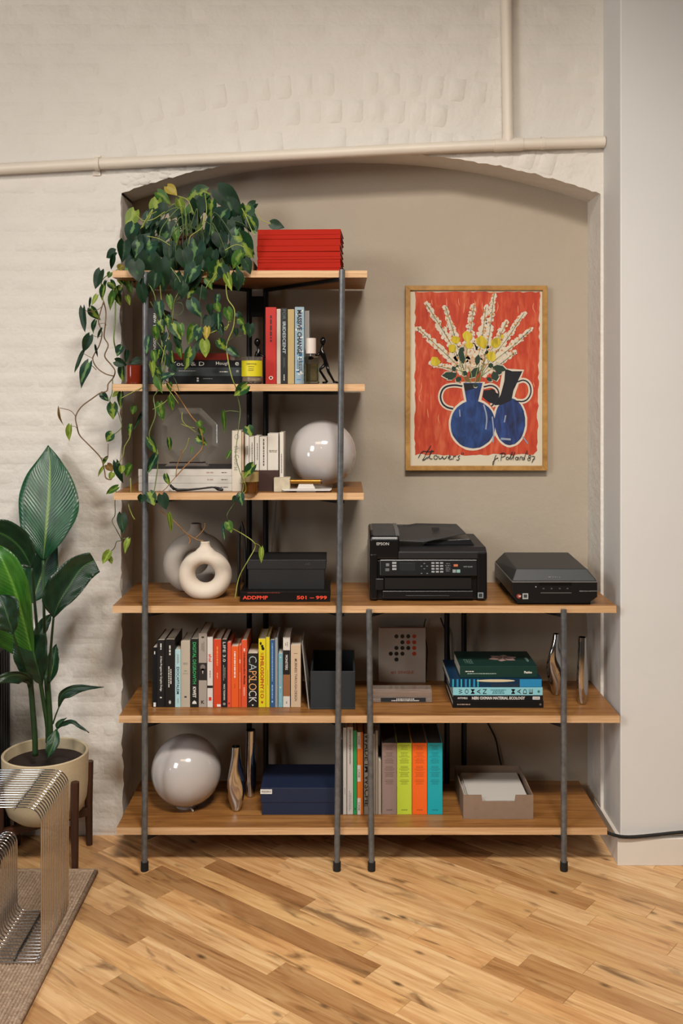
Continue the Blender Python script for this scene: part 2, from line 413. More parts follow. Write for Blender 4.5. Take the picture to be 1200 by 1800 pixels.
# bricks, thickly painted: every one a part of the wall
brick_meshes = []
def brick_mesh(w, h, seed, x0=0, nx=6, nz=4):
    r = random.Random(seed); vs_ = []; fs = []
    dep = r.choice((.0004, .0016, .0022, .0028, .0034)) if 70 <= seed < 80 and w < .07 else r.uniform(.0010, .0027)
    for j in range(nz + 1):
        for i in range(nx + 1):
            u, v = i / nx, j / nz
            eu = min(u, 1 - u) * w; ev = min(v, 1 - v) * h
            e = min(eu, ev); k = 0 if e < 1e-6 else 1
            uu = (u - .5) * w; vv = (v - .5) * h
            if k and (i in (1, nx - 1)): uu = (w/2 - min(.012, w*.16)) * (1 if uu > 0 else -1)
            if k and (j in (1, nz - 1)): vv = (h/2 - min(.010, h*.18)) * (1 if vv > 0 else -1)
            n = noise.noise(Vector((uu*20 + seed*3.7, vv*20, seed)))
            uu += .003 * n; vv += .0025 * noise.noise(Vector((uu*25, vv*25 + seed*1.3, 2)))
            vs_.append((uu, .001 if not k else -dep * (1 + .5 * n), vv))
    for j in range(nz):
        for i in range(nx):
            a = j*(nx+1)+i; fs.append((a, a+1, a+nx+2, a+nx+1))
    me = bpy.data.meshes.new('brick'); me.from_pydata(vs_, [], fs); me.materials.append(M_BRICK)
    me.polygons.foreach_set('use_smooth', [True]*len(me.polygons)); me.update()
    return me
BL, BH = .205, .068
full = [brick_mesh(BL - .010, BH - .010, i) for i in range(10)]
cache = {}
def put_brick(x, z, w, me=None, rot=0):
    if me is None:
        if w > BL - .012: me = R.choice(full)
        else:
            k = (round(w / .012), R.randrange(2))
            if k not in cache: cache[k] = brick_mesh(k[0]*.012 - .010, BH - .010, 100 + k[0]*3 + k[1], nx=3 if k[0] < 7 else 5)
            me = cache[k]
    o = bpy.data.objects.new('brick', me); sc.collection.objects.link(o); o.parent = wall_brick
    o.location = Vector((x, YB + .0005, z)) - wall_brick.location
    o.rotation_euler = (R.uniform(-.004, .004), rot, R.uniform(-.006, .006)); return o
RO = AR + 3 * .0965           # outer radius of the three rowlock rings
TH = math.asin(.846 / AR) * .97
for row in range(44):
    z = (row + .5) * BH
    if z > 2.96: break
    spans = []
    if z + BH/2 < arch_z(XL) + .004: spans = [(-1.36, XL - .006)]
    else:
        def hit(r):
            d = z - AC.y
            return math.sqrt(r*r - d*d) if r > abs(d) else None
        h = hit(RO)
        # edge of the arch block at this height: the skewback line or the outer ring
        dxs = math.tan(TH) * (z - AC.y)
        lim = min(dxs, h) if h is not None else 0
        if h is None: spans = [(-1.36, XP - .004)]
        else: spans = [(-1.36, AC.x - lim - .004), (AC.x + lim + .004, XP - .004)]
    off = (row % 2) * BL * .5 + R.uniform(-.02, .02)
    for (a, b_) in spans:
        x = -1.36 - BL + off
        while x < b_:
            l, r_ = max(x, a), min(x + BL, b_)
            if r_ - l > .03: put_brick((l + r_)/2, z, r_ - l)
            x += BL
ring_me = [brick_mesh(.072 - .010, .0965 - .009, 70 + i, nx=4, nz=4) for i in range(7)]
for k in range(3):
    rm = AR + (k + .5) * .0965
    n = int(2 * TH * rm / .0735); off = (k % 2) * .5
    for i in range(n):
        th = -TH + (i + .5 + off * .6) * 2 * TH / n
        if th > TH - .005: continue
        x = AC.x + rm * math.sin(th); z = AC.y + rm * math.cos(th)
        if x > XP - .04 or x < -1.3: continue
        o = put_brick(x, z, 0, R.choice(ring_me), th)
        o.scale = (1, 1.15, 1)

# pipes
yp = YB - .024
pp = thing('water_pipe', (-.3, yp, 2.4), 'white painted pipe running across the brick wall, with a branch going up', 'pipe')
pts = [P(-60, 300, 3.471), P(0, 297, 3.471), P(170, 288, 3.471), P(450, 276, 3.471), P(700, 263, 3.471), P(900, 254, 3.471), P(1062, 249.5, 3.471)]
MB().tube(pts, .0195, 20).build('horizontal_pipe', M_PIPE, pp, smooth=40)
MB().tube([P(893, 250, 3.471), P(889, -60, 3.471)], .0195, 20).build('vertical_pipe', M_PIPE, pp, smooth=40)
MB().tube([P(868, 255.5, 3.471), P(918, 253, 3.471)], .0225, 20).tube([P(893, 252, 3.471), P(893, 238, 3.471)], .0215, 20).build('tee_fitting', M_PIPE, pp, smooth=40)
MB().tube([P(950, 252, 3.471), P(956, 252, 3.471)], .022, 20).build('collar', M_PIPE, pp, smooth=40)
cl = MB()
cl.tube([P(167, 288, 3.471), P(175, 288, 3.471)], .0235, 20)
cl.box(X(164, DW), X(177, DW), YB - .006, YB + .001, Z(309, DW), Z(274, DW))
cl.build('pipe_clamp', M_PIPE, pp, smooth=40)

# ---------------------------------------------------------------- shelving
S = {1: 1.954, 2: 1.583, 3: 1.228, 4: .859, 5: .500, 6: .1345}
TK = .0235; YF = .010; YBK = 3.64 - CD
def DS(s, py): return DZ(S[s], py)
unit = thing('shelving_unit', (0, .2, 0), 'stepped oak shelving unit on slim steel posts inside the arched niche', 'shelf')
for s, (a, b_) in {1: (-.747, .0836), 2: (-.747, .076), 3: (-.743, .0724), 4: (-.747, .897), 5: (-.726, .908), 6: (-.734, .867)}.items():
    o = MB().box(a, b_, YF + .0022, YBK, S[s] - TK, S[s]).build('shelf_board', M_SHELF, unit, bevel=.0008)
    MB().box(a, b_, YF, YF + .0021, S[s] - TK + .0004, S[s] - .0004).build('edge_band', M_EDGE, o)
PR = .0098
def post(x0, x1, y, ztop, foot=True):
    o = MB().tube([(x1, y, .02), (x0, y, ztop)], PR, 16).build('post', M_STEEL if y < .1 else M_BLACKSTEEL, unit, smooth=40)
    MB().cyl((x1, y, .0005), .0125, .028, 16).build('foot_cap', M_RUBBER, o, smooth=40)
YPO = 0 - .0008
fronts = [(-.637, -.640, Z(478, 3.24)), (.002, -.0148, Z(474, 3.24)), (.0895, .098, Z(1071, 3.24)), (.7225, .7235, Z(1071, 3.24))]
for (xt, xb, zt) in fronts: post(xt, xb, YPO, zt)
rears = [(-.335, -.335, S[1] - TK), (-.275, -.275, S[1] - TK), (.383, .383, S[4] - TK), (.445, .445, S[4] - TK)]
for (xt, xb, zt) in rears: post(xt, xb, .378, zt)
for s in S:
    pairs = [(0, 0), (1, 1)] if s <= 3 else [(0, 0), (1, 1), (2, 2), (3, 3)]
    for f, r_ in pairs:
        z = S[s] - TK - .0005
        xf = fronts[f][0]; xr = rears[r_][0]
        p, q = Vector((xf, .006, z)), Vector((xr, .374, z)); d = (q - p).normalized(); n = Vector((-d.y, d.x, 0)) * .009
        MB().add([p-n, p+n, q+n, q-n] + [v - Vector((0,0,.011)) for v in (p-n, p+n, q+n, q-n)], [(0,1,2,3),(7,6,5,4),(0,4,5,1),(1,5,6,2),(2,6,7,3),(3,7,4,0)]).build('support_rail', M_BLACKSTEEL, unit)
MB().box(X(440, 3.62), X(467, 3.62), .372, .384, Z(557, 3.62), Z(521, 3.62)).build('joining_plate', M_BLACKSTEEL, unit, bevel=.002)

# ---------------------------------------------------------------- books
def book_upright(sh, px0, px1, pytop, color, label, yf=None, depth=.15, tilt=0, pages=None, rough=.45, group=None, cat='book', name='book', cover_t=.0018, pbot=None):
    """a book standing with its spine to the room; returns root, spine centre x, width, spine y, bottom z, height"""
    z0 = S[sh] + .0004
    D = DS(sh, pbot) if pbot else CD + (yf if yf is not None else .1)
    yf = D - CD
    x0, x1 = X(px0, D) + .0002, X(px1, D) - .0002; zt = Z(pytop, D); w = x1 - x0; h = zt - z0
    root = thing(name, ((x0+x1)/2, yf, z0), label, cat, group)
    m = mat(color, rough, name='cover')
    c = min(cover_t, w * .2)
    MB().box(x0, x0+c, yf+.001, yf+depth, z0, zt).box(x1-c, x1, yf+.001, yf+depth, z0, zt).box(x0, x1, yf, yf+max(c, .0014), z0, zt).build('cover', m, root, bevel=min(.0008, w*.1))
    ins = .002
    MB().box(x0+c+.0001, x1-c-.0001, yf+c+.0003, yf+depth-ins, z0+.0008, zt-ins).build('pages', pages or M_PAGE, root)
    if tilt: root.rotation_euler = (0, tilt, 0)
    return dict(r=root, x=(x0+x1)/2, w=w, y=yf-.00015, z0=z0, h=h)
def spine(b, s, u, v, m, hfrac=.55, bold=0, off=0, **kw):
    """words running down the spine from fraction u to v of its height, measured from the top"""
    L = (v - u) * b['h']; zc = b['z0'] + b['h'] * (1 - (u+v)/2)
    text(s, (b['x'] + off*b['w'], b['y'], zc), -ZU, XU, L, b['w'] * hfrac, m, b['r'], bold=bold, **kw)
def spined(b, u, v, m, hfrac=.5, n=1, seed=0, off=0):
    L = (v - u) * b['h']; zc = b['z0'] + b['h'] * (1 - (u+v)/2)
    dashes((b['x'] + off*b['w'], b['y'], zc), -ZU, XU, L, b['w'] * hfrac, n, m, b['r'], seed=seed)
def mark(b, u, v, m, wf=.5, name='emblem', off=0, poly=None):
    """flat mark between heights u..v on the spine"""
    zc0 = b['z0'] + b['h'] * (1 - v); zc1 = b['z0'] + b['h'] * (1 - u); hw = b['w'] * wf / 2; xc = b['x'] + off*b['w']
    if poly:
        pl_ = [(xc + x*hw, (zc0+zc1)/2 + y*(zc1-zc0)/2) for x, y in poly]
        MB().prism(pl_, 'y', b['y'] - .0003, b['y'] + .0001).build(name, m, b['r'])
    else:
        MB().box(xc-hw, xc+hw, b['y']-.0001, b['y']+.0001, zc0, zc1).build(name, m, b['r'])
CIRC = [(math.cos(2*PI*k/12), math.sin(2*PI*k/12)) for k in range(12)]
STAR = [(math.cos(2*PI*k/14) * (1 if k % 2 else .5), math.sin(2*PI*k/14) * (1 if k % 2 else .5)) for k in range(14)]
def nospec(m):
    m.node_tree.nodes['Principled BSDF'].inputs['Specular IOR Level'].default_value = .2
    return m
def book_flat(px0, px1, z0, t, D, depth, color, label, group=None, rough=.45, pages=None, name='book', spine_col=None, dx=0, round_=False):
    x0, x1 = X(px0, D), X(px1, D); y = D - CD; z0 += .0003; zt = z0 + t - .0006
    root = thing(name, ((x0+x1)/2, y, z0), label, 'book', group)
    m = nospec(mat(color, rough, name='cover')); c = .0018
    MB().box(x0, x1, y+.001, y+depth, z0, z0+c).box(x0, x1, y+.001, y+depth, zt-c, zt).box(x0, x1, y, y+.0016, z0, zt).build('cover', m, root, bevel=.0007)
    MB().box(x0+.003, x1-.003, y+.0018, y+depth-.003, z0+c+.0001, zt-c-.0001).build('pages', pages or M_PAGE, root)
    return dict(r=root, x0=x0, x1=x1, xc=(x0+x1)/2, w=x1-x0, y=y-.00015, z0=z0, z1=zt, h=zt-z0, top=zt, d=depth)
def face(b, s, u, v, m, hf=.5, bold=0, off=0, **kw):
    text(s, (b['x0'] + b['w']*(u+v)/2, b['y'], (b['z0']+b['z1'])/2 + off*b['h']), XU, ZU, (v-u)*b['w'], b['h']*hf, m, b['r'], bold=bold, **kw)
def faced(b, u, v, m, hf=.3, n=1, seed=0, off=0):
    dashes((b['x0'] + b['w']*(u+v)/2, b['y'], (b['z0']+b['z1'])/2 + off*b['h']), XU, ZU, (v-u)*b['w'], b['h']*hf, n, m, b['r'], seed=seed)

PB = 1243.5
def B5(*a, **k): k.setdefault('pbot', PB); return book_upright(5, *a, **k)
c_w = M_WHT
b = B5(267.5, 276, 1138, '#17181b', 'slim black book at the far left end of the long row of books', depth=.11); spined(b, .05, .13, c_w, .4, 1, 1); mark(b, .92, .99, c_w, .5)
b = B5(276, 289.5, 1125, '#141416', 'black book titled A New Program for Graphic Design', depth=.16)
spined(b, .05, .15, c_w, .3, 1, 2); spine(b, 'A New Program for Graphic Design', .24, .76, c_w, .34, .01); mark(b, .84, .87, c_w, .35, poly=STAR)
b = B5(290, 307, 1124, '#161718', 'thick black book with small white print, beside a pale cyan book', depth=.16)
spined(b, .05, .27, c_w, .28, 1, 3); spined(b, .38, .72, c_w, .42, 2, 4); mark(b, .89, .96, c_w, .32, poly=STAR)
b = B5(307.5, 317.5, 1142, '#a9cfd4', 'pale cyan paperback titled Exocapitalism', depth=.11)
spined(b, .07, .25, M_GREY, .4, 2, 5); spine(b, 'EXOCAPITALISM', .30, .77, mat('#1d3a44', .5), .5, .02); spined(b, .84, .93, M_GREY, .2, 1, 6)
b = B5(317.8, 334, 1127, '#b2a898', 'beige book with a small centred print on its spine', depth=.13)
dashes((b['x'], b['y'], b['z0']+b['h']*.66), XU, ZU, b['w']*.8, .008, 3, M_GREY, b['r'], seed=7)
dashes((b['x'], b['y'], b['z0']+b['h']*.55), XU, ZU, b['w']*.5, .006, 1, M_GREY, b['r'], seed=8)
dashes((b['x'], b['y'], b['z0']+b['h']*.51), XU, ZU, b['w']*.7, .005, 2, M_GREY, b['r'], seed=9); mark(b, .83, .855, mat('#3c3a37'), .25)
b = B5(334.3, 348.8, 1123, '#111413', 'black book titled Digital Degrowth in green letters', depth=.155)
spine(b, 'DIGITAL DEGROWTH', .05, .66, mat('#2fa860', .5), .42, .012); spine(b, 'KWET', .70, .86, c_w, .4, .03); mark(b, .90, .95, c_w, .55, poly=[(-1,-1),(1,-1),(.8,.2),(0,1),(-.8,.2)])
b = B5(349, 363.6, 1113, '#9d948b', 'tall grey book with a dark portrait printed on its spine', depth=.17)
spined(b, .1, .27, mat('#6e665f'), .4, 3, 10); mark(b, .40, .635, mat('#1c1a19'), .98, 'portrait_print')
mark(b, .42, .50, mat('#6f6862'), .62, 'portrait_print', poly=CIRC); mark(b, .475, .515, mat('#16130f'), .7, 'portrait_print', poly=[(-1,.5),(-.1,.9),(0,.2),(.1,.9),(1,.5),(.8,-1),(.2,-.6),(-.2,-.6),(-.8,-1)])
mark(b, .47, .55, mat('#b5aaa0'), .13, 'portrait_print', poly=CIRC)
text('K', (b['x'], b['y'], b['z0']+b['h']*.07), XU, ZU, b['w']*.4, .011, M_BLK, b['r'], bold=.03); mark(b, .045, .065, M_BLK, .3)
b = B5(364.2, 374, 1120, '#cfc9c4', 'narrow white book with red lettering and a black band near the foot', depth=.14)
spine(b, 'ahal', .24, .35, mat('#c8331d'), .55, .02); spined(b, .46, .60, mat('#6a4a42'), .25, 1, 11); mark(b, .69, .725, M_BLK, 1.0, 'band'); mark(b, .855, .905, mat('#c8331d'), .5)
b = B5(375, 388.6, 1124, '#c8401f', 'red-orange book with faint gold title, left of the Life 3.0 book', depth=.16)
spined(b, .06, .43, mat('#d98a4a'), .3, 1, 12); spined(b, .47, .60, mat('#e0a070'), .2, 1, 13); mark(b, .955, .99, c_w, .5, off=.2)
b = B5(389, 399, 1124, '#14181d', 'black book titled Life 3.0', depth=.15)
spine(b, 'LIFE 3.0', .04, .33, c_w, .48, .0); spined(b, .36, .62, M_GREY, .5, 2, 14); spine(b, 'MAX TEGMARK', .66, .90, c_w, .3, .01); mark(b, .93, .97, M_GREY, .5, poly=CIRC)
b = B5(399.4, 405.8, 1129, '#d4523c', 'thin coral red book just right of the Life 3.0 book', depth=.14); mark(b, .93, .95, mat('#6a1a10'), .4)
b = B5(406.2, 419, 1136, '#d9571f', 'bright orange paperback with white handwritten-style title', depth=.12)
spined(b, .08, .52, c_w, .32, 1, 15); spined(b, .6, .7, mat('#8a3310'), .15, 1, 16)
b = B5(419.3, 423.8, 1134, '#cf4f24', 'very thin orange book between the bright orange paperback and the Understanding Media book', depth=.12); spined(b, .22, .30, c_w, .5, 1, 17); spined(b, .36, .78, mat('#e3b094'), .35, 1, 18)
b = B5(424.2, 434, 1125, '#d0502e', 'orange-red book titled Understanding Media', depth=.17)
spined(b, .12, .17, c_w, .4, 1, 19); spine(b, 'Understanding Media', .19, .66, M_BLK, .42, .03); spined(b, .7, .83, mat('#eab69e'), .3, 2, 20)
b = B5(434.5, 453.6, 1148.5, '#141415', 'short thick black book titled Caps Lock', depth=.14)
spine(b, 'CA', .05, .32, mat('#9fb0b4'), .72, -.01); spine(b, 'PS', .33, .47, mat('#e0a060'), .72, -.01); spine(b, 'LO', .48, .68, mat('#e0a868'), .72, -.01); spine(b, 'CK', .69, .91, c_w, .72, -.01)
mark(b, .95, .98, c_w, .2, poly=[(-1,1),(1,1),(0,-1)])
b = B5(454.2, 466.8, 1123, '#d0c21c', 'yellow book titled The Philosophy in red capitals', depth=.15)
for u, wv, o_ in ((.045, .22, -.2), (.085, .28, .02), (.12, .34, .12)): mark(b, u, u + .045, M_BLK, wv*1.3, 'dot_print', off=o_, poly=CIRC)
mr = mat('#a5321a', .5)
spine(b, 'THE', .20, .235, mr, .4, .01); spine(b, 'PHILOSOPHY', .25, .74, mr, .52, .03); spine(b, 'IN THE', .755, .785, mr, .5, .0); spine(b, 'O', .80, .87, mr, .5, .02); mark(b, .91, .94, mr, .25)
b = B5(467.2, 473.8, 1120, '#cfc022', 'thin yellow book right of the yellow Philosophy book', depth=.16); spined(b, .4, .75, mat('#8a7d10'), .2, 1, 21)
b = B5(474.2, 482.8, 1125, '#2a5280', 'dark blue book with pale blue letters', depth=.15); spined(b, .04, .62, mat('#8fb4d4'), .3, 1, 22); spined(b, .66, .88, mat('#8fb4d4'), .35, 1, 23); mark(b, .9, .93, mat('#8fb4d4'), .35, poly=CIRC)
b = B5(483.1, 488, 1121.5, '#8b9094', 'thin light grey book between two blue books', depth=.17)
b = B5(488.8, 496.8, 1149, '#6f9fae', 'short pale teal blue book with a star near its top', depth=.12); mark(b, .05, .09, c_w, .35, poly=STAR); spined(b, .14, .60, mat('#a98fa0'), .3, 1, 24); mark(b, .61, .65, c_w, .35, poly=STAR); spined(b, .7, .95, mat('#8fb9c0'), .3, 1, 25)
b = B5(497.3, 509.6, 1121, '#cbc6be', 'white book with a black and a brown block on its spine', depth=.15)
mark(b, .18, .53, M_BLK, .98, 'band'); mark(b, .531, .84, mat('#8a5a35', .6), .98, 'band'); mark(b, 0.003, .008, M_GREY, .9)
text('MONSTERS', (b['x'], b['y']-.0002, b['z0']+b['h']*.645), -ZU, XU, .05, b['w']*.35, c_w, b['r'], bold=.01)
spined(b, .06, .13, M_GREY, .5, 2, 26); text('X', (b['x'], b['y'], b['z0']+b['h']*.07), XU, ZU, b['w']*.25, .008, M_BLK, b['r'])
b = B5(511, 528.5, 1134, '#c2ab90', 'thick cream book titled Through Design, at the right end of the long row', depth=.14)
dashes((b['x'], b['y'], b['z0']+b['h']*.865), XU, ZU, b['w']*.55, .003, 1, mat('#5a4636'), b['r'], seed=3)
spine(b, 'MUBINESS THROUGH DESIGN', .22, .90, mat('#5a4636'), .26, .01)
# thin white board book leaning on the bin
lb = MB(); D = DS(5, 1246)
yy = D - CD; t0 = X(543.5, D); t1 = X(529.8, D); zb, zt_ = S[5] + .0005, Z(1131, D)
lb.add([(t0-.0035, yy, zb), (t0, yy, zb), (t1+.0035, yy, zt_), (t1, yy, zt_), (t0-.0035, yy+.16, zb), (t0, yy+.16, zb), (t1+.0035, yy+.16, zt_), (t1, yy+.16, zt_)], [(0,1,2,3),(5,4,7,6),(1,5,6,2),(4,0,3,7),(3,2,6,7),(0,4,5,1)])
tag(lb.build('booklet', mat('#8e8a84', .6)), 'thin grey booklet leaning between the cream book and the black bin', 'booklet')

# open dark bin on shelf 5
def open_box(name, x0, x1, y0, y1, z0, z1, t, m, label, cat, mi=None, bevel=.001):
    b = MB(); b.box(x0, x1, y0, y1, z0, z0+t); b.box(x0, x1, y0, y0+t, z0+t, z1); b.box(x0, x1, y1-t, y1, z0+t, z1)
    b.box(x0, x0+t, y0+t, y1-t, z0+t, z1); b.box(x1-t, x1, y0+t, y1-t, z0+t, z1)
    root = thing(name, ((x0+x1)/2, (y0+y1)/2, z0), label, cat)
    b.build('body', m, root, bevel=bevel); return root
D = DS(5, 1247); zt = Z(1180, D)
bx = open_box('bin', X(545.5, D), X(624, D), D-CD, .345, S[5]+.0005, zt, .006, mat('#20262b', .6, name='dark_board', bump=.1, bscale=400), 'open-topped dark slate box standing beside the long row of books', 'box')
MB().box(X(545.5, D)+.008, X(624, D)-.008, D-CD+.008, .337, S[5]+.007, S[5]+.012).build('lining', mat('#0d0e10', .9), bx)

# shelf 5: dotted card and clear block
D = 3.615; y0 = D-CD
card = thing('card', (X(706, D), y0, S[5]), 'grey card printed with black and red dots, leaning on the niche wall', 'card')
cm = mat('#a59b92', .35, name='frosted_card')
MB().box(X(665, D), X(748, D), y0, y0+.004, S[5]+.0005, Z(1103, D)).build('sheet', cm, card, bevel=.001)
MB().box(X(668, D), X(746, D), y0-.0006, y0, Z(1104, D), Z(1102.2, D)).build('top_edge', mat('#5e4034', .6), card)
dots = [(696.5,1118.5,0),(707,1118.5,0),(717.3,1118.5,0),(727.7,1118.5,1),(707,1129,0),(717.3,1129,1),(727.7,1129,1),(696.5,1139,0),(707,1139,0),(717.3,1139,0),(727.7,1139,1),(686.5,1149,0),(696.5,1149,0),(707,1149,0),(727.7,1149,1),(696.5,1159.2,0)]
for px, py, k in dots:
    c = P(px, py, D); r = .0075
    MB().prism([(c.x + r*a_, c.z + r*b_) for a_, b_ in CIRC], 'y', y0-.0006, y0-.00005).build('dot', [M_BLK, mat('#a8321c', .5)][k], card)
text('#1 SINGLE', P(707, 1182, D) + Vector((0, -.0004, 0)), XU, ZU, .083, .011, mat('#a5492e', .5), card, bold=.01)
D = DS(5, 1235); y0 = D-CD
blk = thing('acrylic_block', (X(707, D), y0+.03, S[5]), 'low clear block with a black printed strip, in front of the dotted card', 'block')
zt = Z(1212, D)
glass_b = mat('#cdbfb4', .08, name='clear_acrylic', Transmission_Weight=.75, IOR=1.3)
MB().box(X(655, D), X(759, D), y0, y0+.05, S[5]+.0005, zt).build('body', glass_b, blk, bevel=.0015)
MB().box(X(669, D), X(748, D), y0-.0009, y0-.0001, Z(1233.5, D), Z(1226.5, D)).build('printed_strip', mat('#1c2126', .5), blk)
dashes((X(712, D), y0-.001, Z(1230, D)), XU, ZU, .11, .011, 2, c_w, blk, seed=31)
MB().box(X(655, D)+.001, X(758, D), y0+.004, y0+.012, zt-.011, zt-.004).build('edge_strip', mat('#b09a8c', .5), blk)

# stack of books on shelf 5
D = DS(5, 1244.5); zz = S[5]
t = [Z(1232, D), Z(1222.5, D), Z(1208.5, D), Z(1193.5, D)]
G = None
b = book_flat(795.5, 955, zz, t[0]-zz, D, .225, '#141414', 'plain black book at the bottom of the stack on the low right shelf'); faced(b, .02, .22, mat('#9a8878'), .28, 1, 41)
mark_ = lambda b, u, m, r=.0035: MB().prism([(b['x0']+u*b['w'] + r*a_, (b['z0']+b['z1'])/2 + r*b_) for a_, b_ in CIRC], 'y', b['y']-.0003, b['y']).build('emblem', m, b['r'])
mark_(b, .965, mat('#6a5a50'))
b = book_flat(796, 954, t[0], t[1]-t[0], D+.001, .225, '#17181b', 'black book titled Neri Oxman Material Ecology')
face(b, 'ANTONELLI', .05, .16, c_w, .35, .02); face(b, 'NERI OXMAN MATERIAL ECOLOGY', .21, .80, c_w, .55, .03)
MB().box(b['x0']+b['w']*.885, b['x0']+b['w']*.965, b['y']-.0002, b['y'], b['z0']+b['h']*.22, b['z1']-b['h']*.22).build('publisher_tag', c_w, b['r'])
text('MoMA', (b['x0']+b['w']*.925, b['y']-.0003, (b['z0']+b['z1'])/2), XU, ZU, b['w']*.06, b['h']*.3, M_BLK, b['r'])
b = book_flat(796, 953.5, t[1], t[2]-t[1], D, .225, '#86c2cc', 'pale turquoise book titled Woman Made')
for i, ch in enumerate('WOMAN'): text(ch, (b['x0']+b['w']*(.085+.067*i), b['y'], (b['z0']+b['z1'])/2), ZU, -XU, b['h']*.62, b['w']*.042, M_BLK, b['r'], bold=.005)
for i, ch in enumerate('MADE'): text(ch, (b['x0']+b['w']*(.67+.066*i), b['y'], (b['z0']+b['z1'])/2), ZU, -XU, b['h']*.62, b['w']*.042, M_BLK, b['r'], bold=.005)
faced(b, .40, .61, mat('#2d6a70'), .6, 3, 42); mark_(b, .955, mat('#3c6d70'), .0045)
b = book_flat(790, 952, t[2], t[3]-t[2], D+.002, .235, '#0f2f4a', 'dark blue book with turquoise stripes, under the green book')
for i in range(7):
    xx = b['x0'] + b['w']*(.03+.045*i); MB().box(xx, xx+.0045+.002*(i % 2), b['y']-.0002, b['y'], b['z0']+.001, b['z1']-.001).build('stripe', mat(['#2aa6b8', '#1f7fae'][i % 2], .5), b['r'])
MB().prism([(b['x0']+b['w']*(.50+.21*math.cos(a_)), b['z1']-.006+.0045*math.sin(a_)) for a_ in [2*PI*k/20 for k in range(20)]], 'y', b['y']-.0003, b['y']).build('oval_print', mat('#c9bd9c', .5), b['r'])
MB().box(b['x0']+b['w']*.76, b['x1']-.001, b['y']-.0002, b['y'], b['z0']+.001, b['z1']-.001).build('blue_block', mat('#1e82b4', .4), b['r'])
MB().box(b['x0']+b['w']*.45, b['x0']+b['w']*.76, b['y']-.0002, b['y'], b['z0']+.001, b['z0']+.012).build('dark_block', mat('#122a3e', .4), b['r'])
D2 = D + .012
b = book_flat(808, 944, t[3], Z(1172, D2)-t[3]+.002, D2, .19, '#17352f', 'dark green book with a pale flower on its cover, topmost of the stack')
faced(b, .03, .22, c_w, .13, 1, 43, .05); faced(b, .03, .54, mat('#9ab0a4'), .12, 1, 44, -.14); face(b, 'Phaidon', .83, .93, c_w, .2, .03, -.02)
zt = b['top'] + .0002
fl = MB()
for k in range(6):
    an = 2*PI*k/6 + .3; r0 = .052
    cx, cy = b['xc'] + .03, b['y'] + .10
    fl.prism([(cx + r0*math.cos(an)*q + .016*math.sin(q*PI)*-math.sin(an)*sg, cy + r0*math.sin(an)*q*.8 + .016*math.sin(q*PI)*math.cos(an)*sg) for sg, qs in ((1, (0,.3,.6,.85,1)), (-1, (.85,.6,.3))) for q in qs], 'z', zt, zt+.0003)
fl.build('flower_print', mat('#a58a84', .5), b['r'])
text('TREE', (b['x0']+.035, b['y']+.06, zt), XU, YU, .03, .05, mat('#5d7a70'), b['r']); dashes((b['x1']-.02, b['y']+.08, zt), XU, YU, .012, .05, 5, mat('#7a9288'), b['r'], seed=46)

# ---------------------------------------------------------------- twisted chrome vases
def twisted_vase(px, pyb, pytop, sh, wmax, label, phase, twist=1.6, thin=.45, D=None, wtop=.014, wbot=.014, pk=.55, group=None):
    D = D or DS(sh, pyb); base = P(px, 0, D); z0 = S[sh] + .0005; h = Z(pytop, D) - z0; n = 40
    root = thing('vase', (base.x, D-CD, z0), label, 'vase', group)
    b = MB(); rings = []; L = 34
    for i in range(L + 1):
        t = i / L
        bulge = math.sin(PI * min(1, t ** (math.log(.5)/math.log(pk)))) ** 1.15
        a = (wbot*(1-t) + wtop*t) * (1) + (wmax - wtop) * bulge; c = (wbot*(1-t) + wtop*t) * .9 + (wmax*thin - wtop*.6) * bulge
        c = max(c, .008); th = phase + twist * (t - .5)
        for k in range(n):
            q = 2*PI*k/n; e = abs(math.cos(q)) ** .9 * (1 if math.cos(q) > 0 else -1)
            x, y = a*e, c*math.sin(q)
            rings.append((base.x + x*math.cos(th) - y*math.sin(th), D-CD + x*math.sin(th) + y*math.cos(th), z0 + h*t))
    fs = [(i*n+k, i*n+(k+1)%n, (i+1)*n+(k+1)%n, (i+1)*n+k) for i in range(L) for k in range(n)] + [tuple(reversed(range(n)))]
    b.add(rings, fs)
    o = b.build('body', M_CHROME, root, smooth=True)
    # lip and dark inside
    top = rings[-n:]; c0 = Vector((base.x, D-CD, z0 + h))
    ins = [c0 + (Vector(v) - c0) * .82 for v in top]; low = [v - Vector((0, 0, .02)) for v in ins]
    r_ = MB(); r_.add([Vector(v) for v in top] + ins + low, [(k, (k+1)%n, n+(k+1)%n, n+k) for k in range(n)] + [(n+k, n+(k+1)%n, 2*n+(k+1)%n, 2*n+k) for k in range(n)] + [tuple(2*n+k for k in range(n))])
    r_.build('mouth', [M_CHROME], root, smooth=30)
    return root
twisted_vase(977, 1221, 1114, 5, .035, 'wide twisted chrome vase standing behind the right front post', .25, 1.9, .35, pk=.52, wbot=.013, wtop=.012)
twisted_vase(1023, 1237, 1120, 5, .025, 'slim twisted chrome vase at the right end of the shelf, near the white wall', .9, 1.3, .55, pk=.42, wbot=.013, wtop=.016)
twisted_vase(414.5, 1425, 1312, 6, .034, 'shorter twisted chrome vase in front, beside the white globe lamp', .5, 2.2, .40, pk=.38, wbot=.012, wtop=.017)
twisted_vase(440.5, 1400, 1283, 6, .025, 'taller dark-reflecting chrome vase behind the shorter one', 1.1, 1.4, .6, pk=.38, wbot=.013, wtop=.019)

